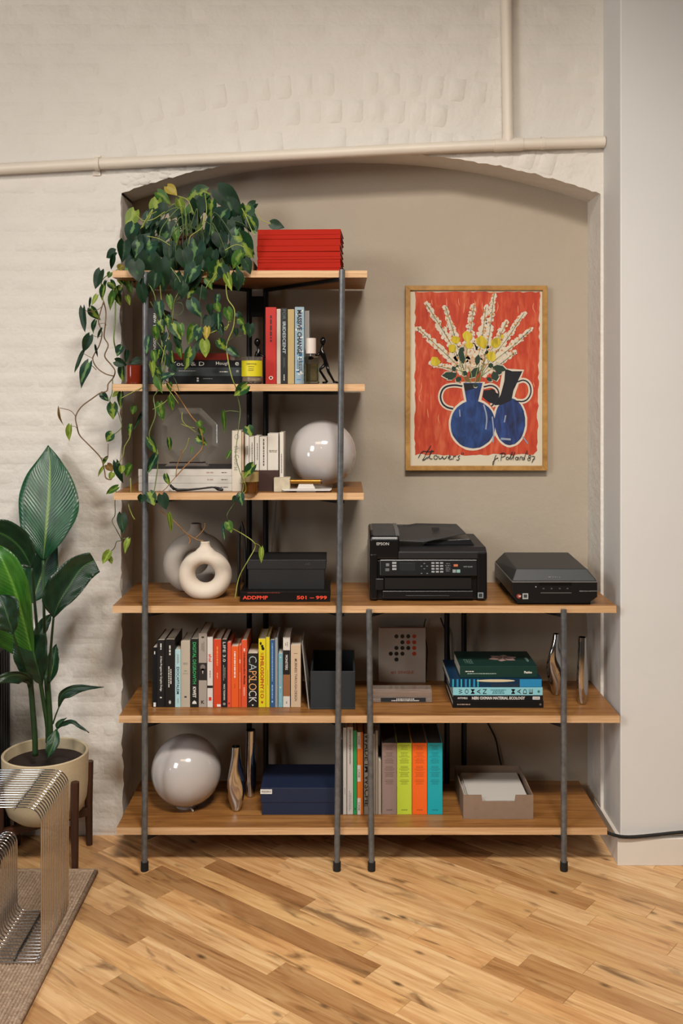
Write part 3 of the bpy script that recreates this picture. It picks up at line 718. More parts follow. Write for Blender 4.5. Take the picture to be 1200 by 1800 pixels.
# ---------------------------------------------------------------- globes
M_OPAL = mat('#b8b3b1', .12, name='opal_glass', Coat_Weight=.6, Coat_Roughness=.05, Subsurface_Weight=.2, Subsurface_Radius=(.03,.03,.03))
def globe(px, py, rpx, D, sh, label):
    c = P(px, py, D); r = rpx * D / F; c.z = S[sh] + r + .004
    root = thing('globe_lamp', (c.x, c.y, S[sh]), label, 'lamp', 'round white globe lamps')
    MB().sphere(c, r, 64).build('glass_globe', M_OPAL, root, smooth=True)
    MB().cyl((c.x, c.y, S[sh]+.0005), .035, .009, 32).build('base_ring', mat('#b9b2aa', .4), root, smooth=40)
    if sh == 6:
        MB().tube([(c.x+.02, c.y-.03, S[sh]+.006), (c.x+.03, c.y-.05, S[sh]+.0045)], .003, 8).build('cord_stub', M_WHT, root)
    return root
del_g = globe(327.5, 1353, 61, 3.42, 6, 'white glass globe lamp on the bottom shelf')
g2 = globe(567, 798, 58.5, 3.42, 3, 'white glass globe lamp on the third shelf, behind the post')
for g in (del_g, g2): g['group'] = 'round white globe lamps'

# ---------------------------------------------------------------- shelf 4: ring vases, box, printer, scanner
def ring_vase(cx, cy, R0, r0, D, sh, neck_top_py, nw, m, label, rot=0, flat=.9, noff=0, asym=0):
    c = P(cx, cy, D); k = D / F; Rm = R0 * k; rt = r0 * k
    z0 = S[sh] + .0005
    root = thing('ring_vase', (c.x, c.y, z0), label, 'vase')
    b = MB(); n, mm = 56, 24; vs_ = []
    for i in range(n):
        a = 2*PI*i/n
        r_ = rt * (1 + asym * math.sin(a))
        for j in range(mm):
            q = 2*PI*j/mm
            rr = Rm + r_*math.cos(q)
            x, z, y = rr*1.06*math.cos(a), rr*math.sin(a), r_*1.25*math.sin(q)
            vs_.append((c.x + x*math.cos(rot) - y*math.sin(rot), c.y + x*math.sin(rot) + y*math.cos(rot), max(c.z + z, z0)))
    fs = [(i*mm+j, ((i+1)%n)*mm+j, ((i+1)%n)*mm+(j+1)%mm, i*mm+(j+1)%mm) for i in range(n) for j in range(mm)]
    b.add(vs_, fs)
    zt = Z(neck_top_py, D); zr = c.z + Rm; nx = c.x + noff*k; w = nw*k/2
    hh = zt - zr
    prof = [(w*2.9, rt*.15), (w*2.35, rt*.62), (w*1.75, rt*.98), (w*1.3, rt + (hh-rt)*.22), (w*1.08, rt + (hh-rt)*.48), (w*.98, rt + (hh-rt)*.75), (w*1.1, hh)]
    b2 = MB(); b2.lathe((nx, c.y, zr), prof, 28, cap=True)
    for v in b2.v:
        f_ = min(1, max(0, (zr + hh - v.z) / hh * 1.3)); v.y = c.y + (v.y - c.y) * (1 - .42*f_)
    b.add(b2.v, b2.f)
    o = b.build('body', m, root, smooth=True)
    rm_ = o.modifiers.new('blend', 'REMESH'); rm_.mode = 'VOXEL'; rm_.voxel_size = .0026; rm_.use_smooth_shade = True
    sm = o.modifiers.new('smooth', 'SMOOTH'); sm.factor = .8; sm.iterations = 6
    MB().cyl((nx, c.y, zt + .0004), w*.78, .0006, 24).build('mouth', mat('#4c443d', .9), root)
M_CER = mat('#d2c6b6', .75, name='cream_ceramic', bump=.12, bscale=300)
M_CERG = mat('#a39b92', .8, name='grey_ceramic', bump=.25, bscale=260)
ring_vase(360.5, 1009, 30.5, 14, DS(4, 1051), 4, 951, 16, M_CER, 'cream ring-shaped ceramic vase in front', asym=-.1)
ring_vase(344, 989, 37.5, 16.5, 3.50, 4, 920, 19, M_CERG, 'larger grey ring-shaped ceramic vase standing behind the cream one', rot=.25, asym=.0)

# black arch ornament
D = 3.40
bend = [P(419.5, 1055, D), P(420, 1000, D), P(420, 960, D), P(421, 930, D), P(424.5, 918, D), P(428, 932, D), P(430, 960, D), P(431.5, 1000, D), P(432, 1054, D)]
bend[0].z = S[4]+.003; bend[-1].z = S[4]+.003
tag(MB().tube(bend, .005, 10, sx=2.2).build('metal_loop', M_BLK, smooth=True), 'tall narrow black loop-shaped ornament standing behind the black book', 'ornament')

D = DS(4, 1058); t_ = Z(1040, D) - S[4]
b = book_flat(421.5, 580, S[4], t_, D, .20, '#131110', 'black book lettered ADDPMP 501 - 999 in red, under the black box')
mo = mat('#e0452a', .5); face(b, 'ADDPMP', .03, .31, mo, .36, .03, -.08); face(b, '501 – 999', .63, .965, mo, .36, .03, -.08)
faced(b, .03, .5, mat('#7e2414'), .12, 1, 50, .40)
zb = b['top'] + .0004
D = 3.345; zt = Z(984, D)
bx = thing('storage_box', (X(504, D), D-CD+.09, zb), 'black lidded box resting on the black ADDPMP book', 'box')
mb_ = mat('#17181a', .55, name='black_board', bump=.08, bscale=300)
MB().box(X(436, D), X(570, D), D-CD+.002, 3.50-CD, zb, zt-.03).build('body', mb_, bx, bevel=.001)
MB().box(X(434, D), X(573, D), D-CD, 3.505-CD, zt-.032, zt).build('lid', mb_, bx, bevel=.0015)
text('ab', (X(540, D), D-CD-.0002, zt-.013), XU, ZU, .02, .009, mat('#5a5a5c', .3, .6), bx, shear=.4, name='emblem')

# printer
D = DS(4, 1057); y0 = D-CD; z0 = S[4]
prn = thing('printer', (X(753, D), y0+.18, z0), 'black multifunction inkjet printer with document feeder', 'printer')
mp_ = mat('#0d0e10', .28, name='printer_black'); mp2_ = mat('#16171a', .5, name='printer_matte', bump=.1, bscale=500)
x0, x1 = X(650, D), X(856, D)
def zp(py): return Z(py, D)
# lower body and side shells
body = MB(); body.box(x0+.003, x1-.003, y0+.012, y0+.335, z0+.004, zp(985)); body.build('body', mp_, prn, bevel=.004)
MB().box(x0, X(664, D), y0, y0+.335, z0+.004, zp(973)).build('side_panel', mp_, prn, bevel=.006, seg=3)
MB().box(X(838, D), x1, y0, y0+.335, z0+.004, zp(970)).build('side_panel', mp_, prn, bevel=.006, seg=3)
MB().box(x0+.01, x1-.01, y0+.02, y0+.32, z0+.0005, z0+.0045).build('base', mp2_, prn)
# control panel, tilted slightly
cp = MB(); cp.prism([(y0-.004, zp(1012)), (y0+.004, zp(984)), (y0+.03, zp(984)), (y0+.03, zp(1012))], 'x', X(667, D), X(839, D)); cpo = cp.build('control_panel', mat('#111214', .35), prn, bevel=.003)
def on(px0, px1, py0, py1, m, nm, d=.0015):
    zc = (zp(py0)+zp(py1))/2; f = (zc - zp(1012)) / (zp(984) - zp(1012)); yy = y0 - .004 + .008*f
    return MB().box(X(px0, D), X(px1, D), yy-d, yy+.002, zp(py1), zp(py0)).build(nm, m, cpo, bevel=.0006)
on(702, 730, 989.5, 1005.5, mat('#2b2d31', .15), 'display')
ml = mat('#9a9da0', .5)
for r_ in range(4):
    for c_ in range(3): on(758+7.6*c_, 763.5+7.6*c_, 988.5+5*r_, 991.3+5*r_, ml, 'key')
for r_ in range(3): on(689, 696.5, 988+5.2*r_, 991.5+5.2*r_, ml, 'key')
on(678, 684, 990.5, 995.5, mat('#6f7275'), 'key'); on(677, 684, 999, 1004, mat('#5f6265'), 'key')
for px, py in ((744, 990), (739, 994.5), (749, 994.5), (744, 999), (739, 1007), (749, 1007)): on(px, px+3, py, py+1.5, mat('#6f7275'), 'key')
on(797, 804.5, 992, 996, mat('#b86a48'), 'key'); on(795, 801, 1001, 1006.5, mat('#8e9496'), 'key'); on(802, 808.5, 1001, 1006.5, mat('#7fa8a2'), 'key')
dashes((X(787, D), y0-.002, zp(997)), XU, ZU, .02, .03, 5, mat('#5a5d60'), prn, seed=51)
text('WF-2630', (X(822, D), y0-.0022, zp(996)), XU, ZU, .03, .0045, mat('#a0a3a6'), prn)
# output opening and tray
MB().box(X(676, D), X(828, D), y0+.001, y0+.012, zp(1036), zp(1016)).build('output_slot', mat('#050506', .5), prn)
MB().box(X(672, D), X(832, D), y0-.003, y0+.03, zp(1052), zp(1038)).build('paper_tray', mat('#121316', .3), prn, bevel=.003)
MB().box(X(712, D), X(790, D), y0-.005, y0-.002, zp(1052), zp(1046)).build('tray_grip', mat('#0a0b0c', .4), prn, bevel=.001)
MB().box(X(660, D), X(674, D), y0-.002, y0+.01, zp(1037), zp(1017)).build('card_door', mat('#141518', .35), prn, bevel=.002)
lbp = MB().box(X(839.5, D), X(849, D), y0-.001, y0+.001, zp(1051), zp(1041.5)).build('energy_label', mat('#8e979b', .5), prn)
MB().box(X(841, D), X(847.5, D), y0-.0015, y0-.0008, zp(1049.5), zp(1043)).build('label_print', mat('#2b3236', .5), lbp)
# scanner lid and document feeder
lid = MB(); lid.prism([(y0+.002, zp(983)), (y0+.002, zp(970)), (y0+.025, zp(963.5)), (y0+.33, zp(963.5)), (y0+.33, zp(983))], 'x', X(700, D), x1-.001); lid.build('scanner_lid', mp2_, prn, bevel=.003)
hump = [(y0+.002, zp(984)), (y0+.001, zp(948)), (y0+.010, zp(941.5)), (y0+.06, zp(936)), (y0+.20, zp(935)), (y0+.25, zp(944)), (y0+.26, zp(984))]
MB().prism(hump, 'x', x0, X(702, D)).build('feeder_cover', mp_, prn, bevel=.008, seg=4)
MB().prism([(y, z_ + .0012) for y, z_ in hump[2:5]] + [(y, z_-.002) for y, z_ in reversed(hump[2:5])], 'x', x0+.012, X(694, D)).build('top_panel', mat('#3a3b3d', .55), prn)
MB().prism([(y, z_ + .002) for y, z_ in hump[2:5]] + [(y, z_-.002) for y, z_ in reversed(hump[2:5])], 'x', X(695, D), X(702, D)).build('hinge_cover', mat('#57595b', .45), prn)
text('EPSON', (X(672.5, D), y0+.0006, zp(956)), XU, ZU, .041, .0095, mat('#b4b4b2', .4), prn, bold=.01)
tr = MB(); zc = zp(952)
tr.add([(X(702,D), y0+.03, zc), (X(746,D), y0+.03, zc-.004), (X(822,D), y0+.06, zp(941)), (X(815,D), y0+.21, zp(936)), (X(740,D), y0+.23, zp(936)), (X(702,D), y0+.22, zp(942))], [(0,1,2,3,4,5)])
tr.add([v - Vector((0,0,.004)) for v in tr.v[:6]], [(5,4,3,2,1,0)]); tr.f += [(i, 6+i, 6+(i+1)%6, (i+1)%6) for i in range(6)]; tr.m += [0]*6
tr.build('document_tray', mat('#2c2d2f', .5, bump=.1, bscale=400), prn, bevel=.001)
MB().box(X(765, D), X(778, D), y0+.12, y0+.14, zp(939), zp(937)).build('tray_emblem', mat('#17181a'), prn)
MB().prism([(X(745, D), zp(963)), (X(838, D), zp(963)), (X(830, D), zp(952)), (X(760, D), zp(955))], 'y', y0+.06, y0+.22).build('exit_tray', mat('#141517', .4), prn, bevel=.002)
Db = D + .27
MB().box(X(685, Db), X(799, Db), Db-CD, Db-CD+.012, zp(960), Z(922.5, Db)).build('rear_paper_support', mat('#1b1c1e', .4), prn, bevel=.004, seg=3)

# flatbed scanner
s_ = thing('flatbed_scanner', (.70, .2, S[4]), 'black flatbed scanner with a silver line, at the right end of the shelf', 'scanner')
ya, yb = .022, .392; xa, xb = .5586, .838
zs_ = Z(1022, 3.262); zl = .9745; z0 = S[4]
bot = [(xa+.02, z0+.006), (xb-.028, z0+.006), (xb, z0+.026), (xb, zs_-.002), (xa, zs_-.002), (xa, z0+.030)]
MB().prism(bot, 'y', ya, yb).build('body', mat('#101113', .35, name='scanner_black'), s_, bevel=.002)
MB().box(xa, xb, ya-.0005, yb, zs_-.003, zs_).build('silver_line', mat('#a9acae', .3, .7), s_)
ld = MB(); k0, k1 = .022, .03
ld.add([(xa,ya,zs_),(xb,ya,zs_),(xb,yb,zs_),(xa,yb,zs_),(xa+.018,ya+.02,zl),(xb-.03,ya+.02,zl),(xb-.018,yb-.03,zl+.001),(xa+.03,yb-.03,zl+.001)], [(3,2,1,0),(4,5,6,7),(0,1,5,4),(1,2,6,5),(2,3,7,6),(3,0,4,7)])
ld.build('lid', mat('#25282a', .5, name='scanner_lid', bump=.15, bscale=700), s_, bevel=.003)
MB().box(xa+.015, xb-.02, ya+.01, yb-.02, z0+.0005, z0+.0065).build('base', mat('#0a0a0b', .6), s_)
def sp(px, py): return (X(px, 3.262), ya-.0012, Z(py, 3.262))
MB().box(X(947, 3.262), X(1004, 3.262), ya-.001, ya+.004, Z(1029, 3.262), Z(1024, 3.262)).build('button_shelf', mat('#060607', .3), s_)
MB().box(X(950, 3.262), X(1004, 3.262), ya-.0008, ya+.004, Z(1042.7, 3.262), Z(1041.5, 3.262)).build('trim_line', mat('#8a8c8e', .3, .6), s_)
for px in (955, 969, 983.5, 997): MB().prism([(X(px,3.262)+.0035*a_, Z(1034.5,3.262)+.0022*b_) for a_, b_ in CIRC], 'y', ya-.001, ya+.001).build('button', mat('#4a4c4e', .4), s_)
MB().prism([(X(941.5,3.262)+.002*a_, Z(1031.5,3.262)+.002*b_) for a_, b_ in CIRC], 'y', ya-.001, ya+.001).build('power_light', mat('#a8aaac', .4), s_)
text('EPSON', (X(974, 3.265), ya+.0088, Z(1012.5, 3.27)), XU, Vector((0,.5,.86)).normalized(), .037, .0085, mat('#98999a', .4), s_, bold=.01)
text('PERFECTION V600 PHOTO', sp(1033.5, 1039), XU, ZU, .058, .0032, mat('#a5a7a8'), s_)
MB().prism([(X(911.5,3.262)+.0075*a_, Z(1048,3.262)+.0075*b_) for a_, b_ in CIRC], 'y', ya-.001, ya+.001).build('round_sticker', mat('#8c3328', .5), s_)
text('W', (X(913, 3.262), ya-.0013, Z(1048, 3.262)), XU, ZU, .009, .006, c_w, s_, bold=.03)
MB().box(X(918, 3.262), X(928, 3.262), ya-.001, ya+.001, Z(1053, 3.262), Z(1043, 3.262)).build('square_sticker', mat('#a4a6a6', .5), s_)
MB().box(X(920, 3.262), X(926, 3.262), ya-.0014, ya, Z(1050.5, 3.262), Z(1045, 3.262)).build('sticker_print', mat('#33383a', .5), s_)

# ---------------------------------------------------------------- shelf 6
D = DS(6, 1433); y0 = D-CD
nb = thing('storage_box', (X(525, D), y0+.1, S[6]), 'navy blue lidded box with a small white label, on the bottom shelf', 'box')
mn = mat('#12203c', .6, name='navy_cloth', bump=.2, bscale=500)
zt = Z(1385, D)
MB().box(X(460, D), X(590, D), y0+.002, 3.555-CD, S[6]+.0005, Z(1410, D)).build('body', mn, nb, bevel=.001)
MB().box(X(458, D), X(592, D), y0, 3.557-CD, Z(1411, D), zt).build('lid', mn, nb, bevel=.0015)
lb_ = MB().box(X(457.5, D), X(478, D), y0-.0008, y0, Z(1395.5, D), Z(1387.5, D)).build('paper_label', c_w, nb)
text('FREDERIX', (X(468, D), y0-.001, Z(1391.5, D)), XU, ZU, .031, .006, M_BLK, nb)

def B6(*a, **k): k.setdefault('pbot', 1432); return book_upright(6, *a, **k)
MG = 'magazines on the bottom shelf'
b = B6(597.8, 602.2, 1300, '#23262c', 'thin dark booklet at the left end of the magazines, behind the post', depth=.2, cat='magazine', name='magazine')
b = B6(602.8, 609, 1279, '#b5b1ab', 'narrow white magazine, leftmost of the two white spines', depth=.2, cat='magazine', name='magazine'); spined(b, .03, .12, M_GREY, .3, 1, 60); spined(b, .68, .78, M_GREY, .4, 1, 61)
b = B6(609.8, 620.4, 1278, '#b9b4ae', 'wider white magazine next to the green spine', depth=.21, cat='magazine', name='magazine'); spined(b, .02, .43, M_BLK, .22, 1, 62); spined(b, .72, .97, M_GREY, .5, 2, 63)
b = B6(620.8, 627.2, 1284, '#128a4a', 'narrow bright green magazine next to the orange one', depth=.2, cat='magazine', name='magazine'); mark(b, .92, .945, M_BLK, .3, poly=CIRC)
b = B6(627.6, 638, 1287, '#d06c1e', 'orange magazine with white labels along its spine', depth=.2, cat='magazine', name='magazine')
for u, v in ((0.0, .2), (.40, .60), (.80, 1.0)):
    mark(b, u, v, mat('#c9c4bc'), .56, 'label', off=-.2)
    text('CASE', (b['x']-b['w']*.2, b['y']-.0003, b['z0']+b['h']*(1-(u+v)/2)), -ZU, XU, .028, b['w']*.3, M_BLK, b['r'])
b = B6(639.5, 650, 1290, '#8c8377', 'grey magazine with big black lettering down its spine', depth=.2, cat='magazine', name='magazine'); spine(b, 'WADE IM WSCHE', .0, .9, M_BLK, .8, .02)
b = B6(655.5, 659.3, 1290, '#7f766b', 'thin grey-brown magazine just right of the post', depth=.2, cat='magazine', name='magazine')
b = B6(659.6, 664.3, 1284, '#857a6e', 'slim taupe magazine, taller than the booklet on its right', depth=.2, cat='magazine', name='magazine')
b = B6(664.6, 669.8, 1337, '#a09688', 'short cream booklet pressed against the first of the colour-coded books', depth=.15, cat='magazine', name='magazine')
for (p0, p1, col, nm, tc_) in ((671, 697, '#8a7670', 'taupe', '#453a36'), (697.4, 723.6, '#b6cc3c', 'lime green', '#55611a'), (724.2, 750.6, '#e8631d', 'orange', '#9a3d0c'), (751.2, 777.5, '#0aa0ac', 'turquoise', '#055e68')):
    b = B6(p0, p1, 1306, col, 'thick %s softcover book printed with small dark text on its spine' % nm, depth=.20, pages=mat('#3a332e', .8), group=None)
    for k in range(6):
        dashes((b['x'], b['y'], b['z0'] + b['h']*(.94-.095*k - .01*(k % 2))), XU, ZU, b['w']*.72, b['h']*.075, 4, mat(tc_, .6), b['r'], seed=70+k, fill=.28)
    dashes((b['x'], b['y'], b['z0'] + b['h']*.065), XU, ZU, b['w']*.6, .004, 1, mat(tc_, .6), b['r'], seed=80)
# cardboard tray with papers
D = DS(6, 1440); y0 = D-CD; zt = Z(1397.5, D); x0, x1 = X(814, D), X(937, D); y1 = 3.565-CD; z0 = S[6]+.0005
cb = thing('cardboard_box', ((x0+x1)/2, y0+.12, z0), 'brown cardboard tray holding loose white sheets', 'box')
mc = mat('#86705e', .85, name='cardboard', var=.06, scale=40); t = .003
nx0, nx1 = X(846, D), X(906, D); nz = Z(1408.5, D)
MB().prism([(x0, z0), (x1, z0), (x1, zt), (nx1, zt), (nx1-.003, nz), (nx0+.003, nz), (nx0, zt), (x0, zt)], 'y', y0, y0+t).build('front_panel', mc, cb)
MB().box(x0, x0+t, y0+t, y1, z0, zt).build('side_panel', mc, cb); MB().box(x1-t, x1, y0+t, y1, z0, zt).build('side_panel', mc, cb)
MB().box(x0+t, x1-t, y1-t, y1, z0, zt+.004).build('back_panel', mc, cb); MB().box(x0+t, x1-t, y0+t, y1-t, z0, z0+t).build('bottom_panel', mc, cb)
for i in range(3):
    o = tag(MB().box(x0+.012+.004*i, x1-.008-.003*i, y0+.006+.003*i, y1-.012, z0+.045+.006*i, z0+.050+.006*i).build('paper_stack', mat('#c3bfb8', .7)), ['lowest sheaf of white paper in the cardboard tray', 'middle sheaf of white paper in the cardboard tray', 'top sheaf of white paper in the cardboard tray'][i], 'paper', 'papers in the cardboard tray')
MB().box(x0+t+.002, x1-t-.002, y0+t+.002, y1-t-.002, z0+t, z0+.0445).build('insert', mat('#6e5d4e', .9), cb)

# ---------------------------------------------------------------- shelf 3
D = DS(3, 863.5)
zz = S[3]; y_t = [Z(849.5, D), Z(837, D), Z(824.5, D)]
for i in range(3):
    z1 = y_t[i]; lab = ['white hardback at the bottom of the three stacked on the third shelf', 'white hardback in the middle of the three stacked on the third shelf', 'white hardback on top of the three, under the glass disc'][i]
    b = book_flat(243.5 - (i == 2)*.5, 408, zz, z1-zz, D+.001*i, .20, '#c5c0b8', lab, group='white hardbacks lying on the third shelf', pages=M_PAGEW)
    faced(b, .71, .82, mat('#a08c7c'), .35, 1, 90+i); faced(b, .87, .96, mat('#5a5048'), .22, 1, 95+i)
    zz = z1
MB().box(X(244, D)+.002, X(408, D)-.002, D-CD+.004, D-CD+.196, zz+.0002, zz+.0022).build('dark_top_cover', mat('#2d2a2b', .5), b['r'])
# glass disc award
Dg = 3.40; c = P(333, 766, Dg); yc = Dg-CD; zb = zz + .0026
aw = thing('glass_award', (c.x, yc, zb), 'clear faceted glass disc on a low dark glass foot, on the white books', 'award')
gl = mat('#ffffff', .0, name='clear_glass', Transmission_Weight=1.0, IOR=1.24)
rr = 53 * Dg / F; b = MB(); n = 8
def octo(r, y): return [(c.x + r*math.cos(2*PI*(k+.5)/n), y, c.z + r*math.sin(2*PI*(k+.5)/n)) for k in range(n)]
b.add(octo(rr*.78, yc-.013) + octo(rr, yc) + octo(rr*.78, yc+.013), [tuple(range(n)), tuple(reversed(range(2*n, 3*n)))] + [(k,(k+1)%n,n+(k+1)%n,n+k) for k in range(n)] + [(n+k,n+(k+1)%n,2*n+(k+1)%n,2*n+k) for k in range(n)])
b.build('disc', gl, aw)
fx0, fx1 = X(291, Dg), X(367, Dg)
zt2 = c.z - rr*.92
MB().prism([(fx0, zb), (fx1, zb), (fx1-.010, zt2+.002), (fx0+.012, zt2+.002)], 'y', yc-.022, yc+.022).build('foot', mat('#8f8680', .06, Transmission_Weight=.5), aw, bevel=.001)
MB().box(fx0+.016, fx1-.014, yc-.021, yc+.021, zt2+.0025, zt2+.006).build('dark_top', mat('#2a1c1c', .2), aw)
# wick trimmer
D = 3.275
tw = thing('wick_trimmer', (X(340, D), D-CD, S[3]), 'black bent wick trimmer lying in front of the white books', 'tool')
MB().tube([P(299, 852, D), P(306, 859, D)], .0035, 8).tube([P(299, 854, D-.006), P(306, 861, D-.008)], .003, 8).build('grip', M_BLK, tw, smooth=True)
MB().tube([P(306, 859, D), P(312, 861.5, D), P(330, 861, D), P(352, 859, D), P(372, 856.5, D), P(378, 857, D)], [.0035, .005, .0038, .003, .003, .003], 10).build('arm', M_BLK, tw, smooth=True)
MB().tube([P(378, 857, D), P(384, 859.5, D-.012), P(391, 861, D-.022)], [.004, .0065, .0045], 10).build('cutter_head', M_BLK, tw, smooth=True)

# standing white books in a brown slipcase
def B3(*a, **k): k.setdefault('pbot', 864); return book_upright(3, *a, **k)
b = B3(407.5, 424, 757, '#cdc4b4', 'cream book with a round emblem at the top of its spine, left of the slipcase', depth=.15)
pcir = MB(); cc = P(416, 768, DS(3, 864)); ringp = [(math.cos(2*PI*k/24), math.sin(2*PI*k/24)) for k in range(24)]
q = [Vector((cc.x+.0075*a_, b['y']-.0002, cc.z+.0085*b_)) for a_, b_ in ringp] + [Vector((cc.x+.0055*a_, b['y']-.0002, cc.z+.0065*b_)) for a_, b_ in ringp]
pcir.add(q, [(k,(k+1)%24,24+(k+1)%24,24+k) for k in range(24)]).build('emblem', mat('#8a8c84'), b['r'])
spine(b, 'the Course', .25, .66, mat('#57544c'), .5, -.01)
b = B3(424.4, 428.2, 760, '#b49c80', 'thin tan booklet beside the cream book with the round emblem', depth=.14)
D = DS(3, 863.5); z0 = S[3]+.0005; xs0, xs1 = X(454, D), X(490, D); zc = Z(826.5, D)
# slipcase spans behind the amber candle
xs0 = X(429, D)
sl = thing('slipcase', ((xs0+xs1)/2, D-CD, z0), 'dark brown slipcase holding the small white books', 'slipcase')
msl = mat('#3a221c', .6, name='brown_board')
tt = .0012
MB().box(xs0, xs1, D-CD, D-CD+tt, z0, zc).box(xs0, xs1, D-CD+tt, D-CD+.115, z0, z0+tt).box(xs0, xs0+tt, D-CD+tt, D-CD+.115, z0+tt, zc).box(xs1-tt, xs1, D-CD+tt, D-CD+.115, z0+tt, zc).box(xs0+tt, xs1-tt, D-CD+.1138, D-CD+.115, z0+tt, zc).build('case', msl, sl)
for i, (p0, p1, tp, tx) in enumerate([(430.2, 437.3, 762, 'leftmost'), (438.2, 446.4, 768, 'second from left'), (447.8, 455.2, 766, 'third from left'), (456.2, 469.2, 768, 'fourth from left'), (470.4, 489, 762, 'rightmost and thickest')]):
    y_ = D-CD+tt+.0006; zz0 = z0+tt+.0003; xa_, xb_ = X(p0, D), X(p1, D); zt = Z(tp, D)
    rt_ = thing('book', ((xa_+xb_)/2, y_, zz0), 'small white book, %s in the brown slipcase' % tx, 'book', 'small white books in the brown slipcase')
    MB().box(xa_, xa_+.001, y_+.001, y_+.105, zz0, zt).box(xb_-.001, xb_, y_+.001, y_+.105, zz0, zt).box(xa_, xb_, y_, y_+.0014, zz0, zt).build('cover', mat('#cbc5bb', .55), rt_, bevel=.0006)
    MB().box(xa_+.0011, xb_-.0011, y_+.0016, y_+.103, zz0, zt-.0015).build('pages', M_PAGEW, rt_)
    if i < 4: dashes(((xa_+xb_)/2 + .001, y_-.0002, (zc+zt)/2 + .004), -ZU, XU, (zt-zc)*[.4, .72, .8, .82][i], (xb_-xa_)*.3, 1, mat('#4a3d34'), rt_, seed=100+i)
    else: dashes(((xa_+xb_)/2, y_-.0002, (zc+zt)/2 + .002), XU, ZU, (xb_-xa_)*.8, .009, 2, mat('#6a5d50'), rt_, seed=100+i)
b = B3(491.2, 498.2, 760, '#cfc8bc', 'thin white book standing behind the stone cube', depth=.12, pbot=863.5); spined(b, .36, .7, mat('#3c342c'), .3, 1, 110)
# amber candle
D = DS(3, 866); c = P(439.5, 0, D)
cn = thing('candle', (c.x, D-CD, S[3]), 'short amber glass candle with a pale label, in front of the slipcase', 'candle')
r_ = 15*D/F; h = Z(827.5, D)-S[3]
am = mat('#6b3f16', .08, name='amber_glass', Transmission_Weight=.35)
MB().lathe((c.x, c.y, S[3]+.0005), [(0, 0), (r_*.9, 0), (r_, .004), (r_, h), (r_-.0025, h), (r_-.0025, .006), (0, .006)], 32).build('glass_jar', am, cn, smooth=40)
MB().cyl((c.x, c.y, S[3]+.0068), r_-.003, h*.6, 28).build('wax', mat('#59401f', .5), cn, smooth=40)
MB().lathe((c.x, c.y, S[3]), [(r_+.0004, h*.52), (r_+.0004, h*.97)], 32).build('label', mat('#a5925f', .6), cn, smooth=True)
# stone cube, dish, match tube
D = 3.268
tag(MB().box(X(481, D), X(509.5, D), D-CD, D-CD+.05, S[3]+.0005, Z(840, D)).build('stone_cube', mat('#b9ae96', .8, name='travertine', var=.12, scale=60, bump=.2, bscale=200), bevel=.002), 'small cream stone cube', 'cube')
D = 3.262
ds = thing('incense_dish', (X(538, D), D-CD, S[3]), 'flat white incense dish on a small white foot', 'dish')
z0 = S[3]
D = 3.268; yq = D-CD
MB().box(X(521, D), X(555, D), yq-.004, yq+.03, z0+.0005, z0+.004).build('foot', M_WHT, ds, bevel=.001)
MB().prism([(X(495, D), z0+.010), (X(583, D), z0+.010), (X(579, D), z0+.005), (X(500, D), z0+.005)], 'y', yq-.012, yq+.04).build('plate', mat('#c8c5c1', .35), ds, bevel=.0008)
MB().prism([(X(522, D), z0+.0105), (X(554, D), z0+.0105), (X(550, D), z0+.026), (X(525, D), z0+.026)], 'y', yq-.004, yq+.026).build('raised_block', mat('#cfcac2', .6), ds, bevel=.001)
mt = thing('match_tube', (X(538, D), yq+.012, z0+.0265), 'short brass tube lying across the white dish', 'tube')
MB().tube([(X(509.8, D), yq+.011, z0+.0265+.0078), (X(563, D), yq+.011, z0+.0265+.0074)], .0076, 20).build('barrel', mat('#9a6f28', .3, .7), mt, smooth=40)
MB().tube([(X(563, D), yq+.011, z0+.0339), (X(566, D), yq+.011, z0+.0339)], .0079, 20).build('end_cap', mat('#3b2a12', .4), mt, smooth=40)

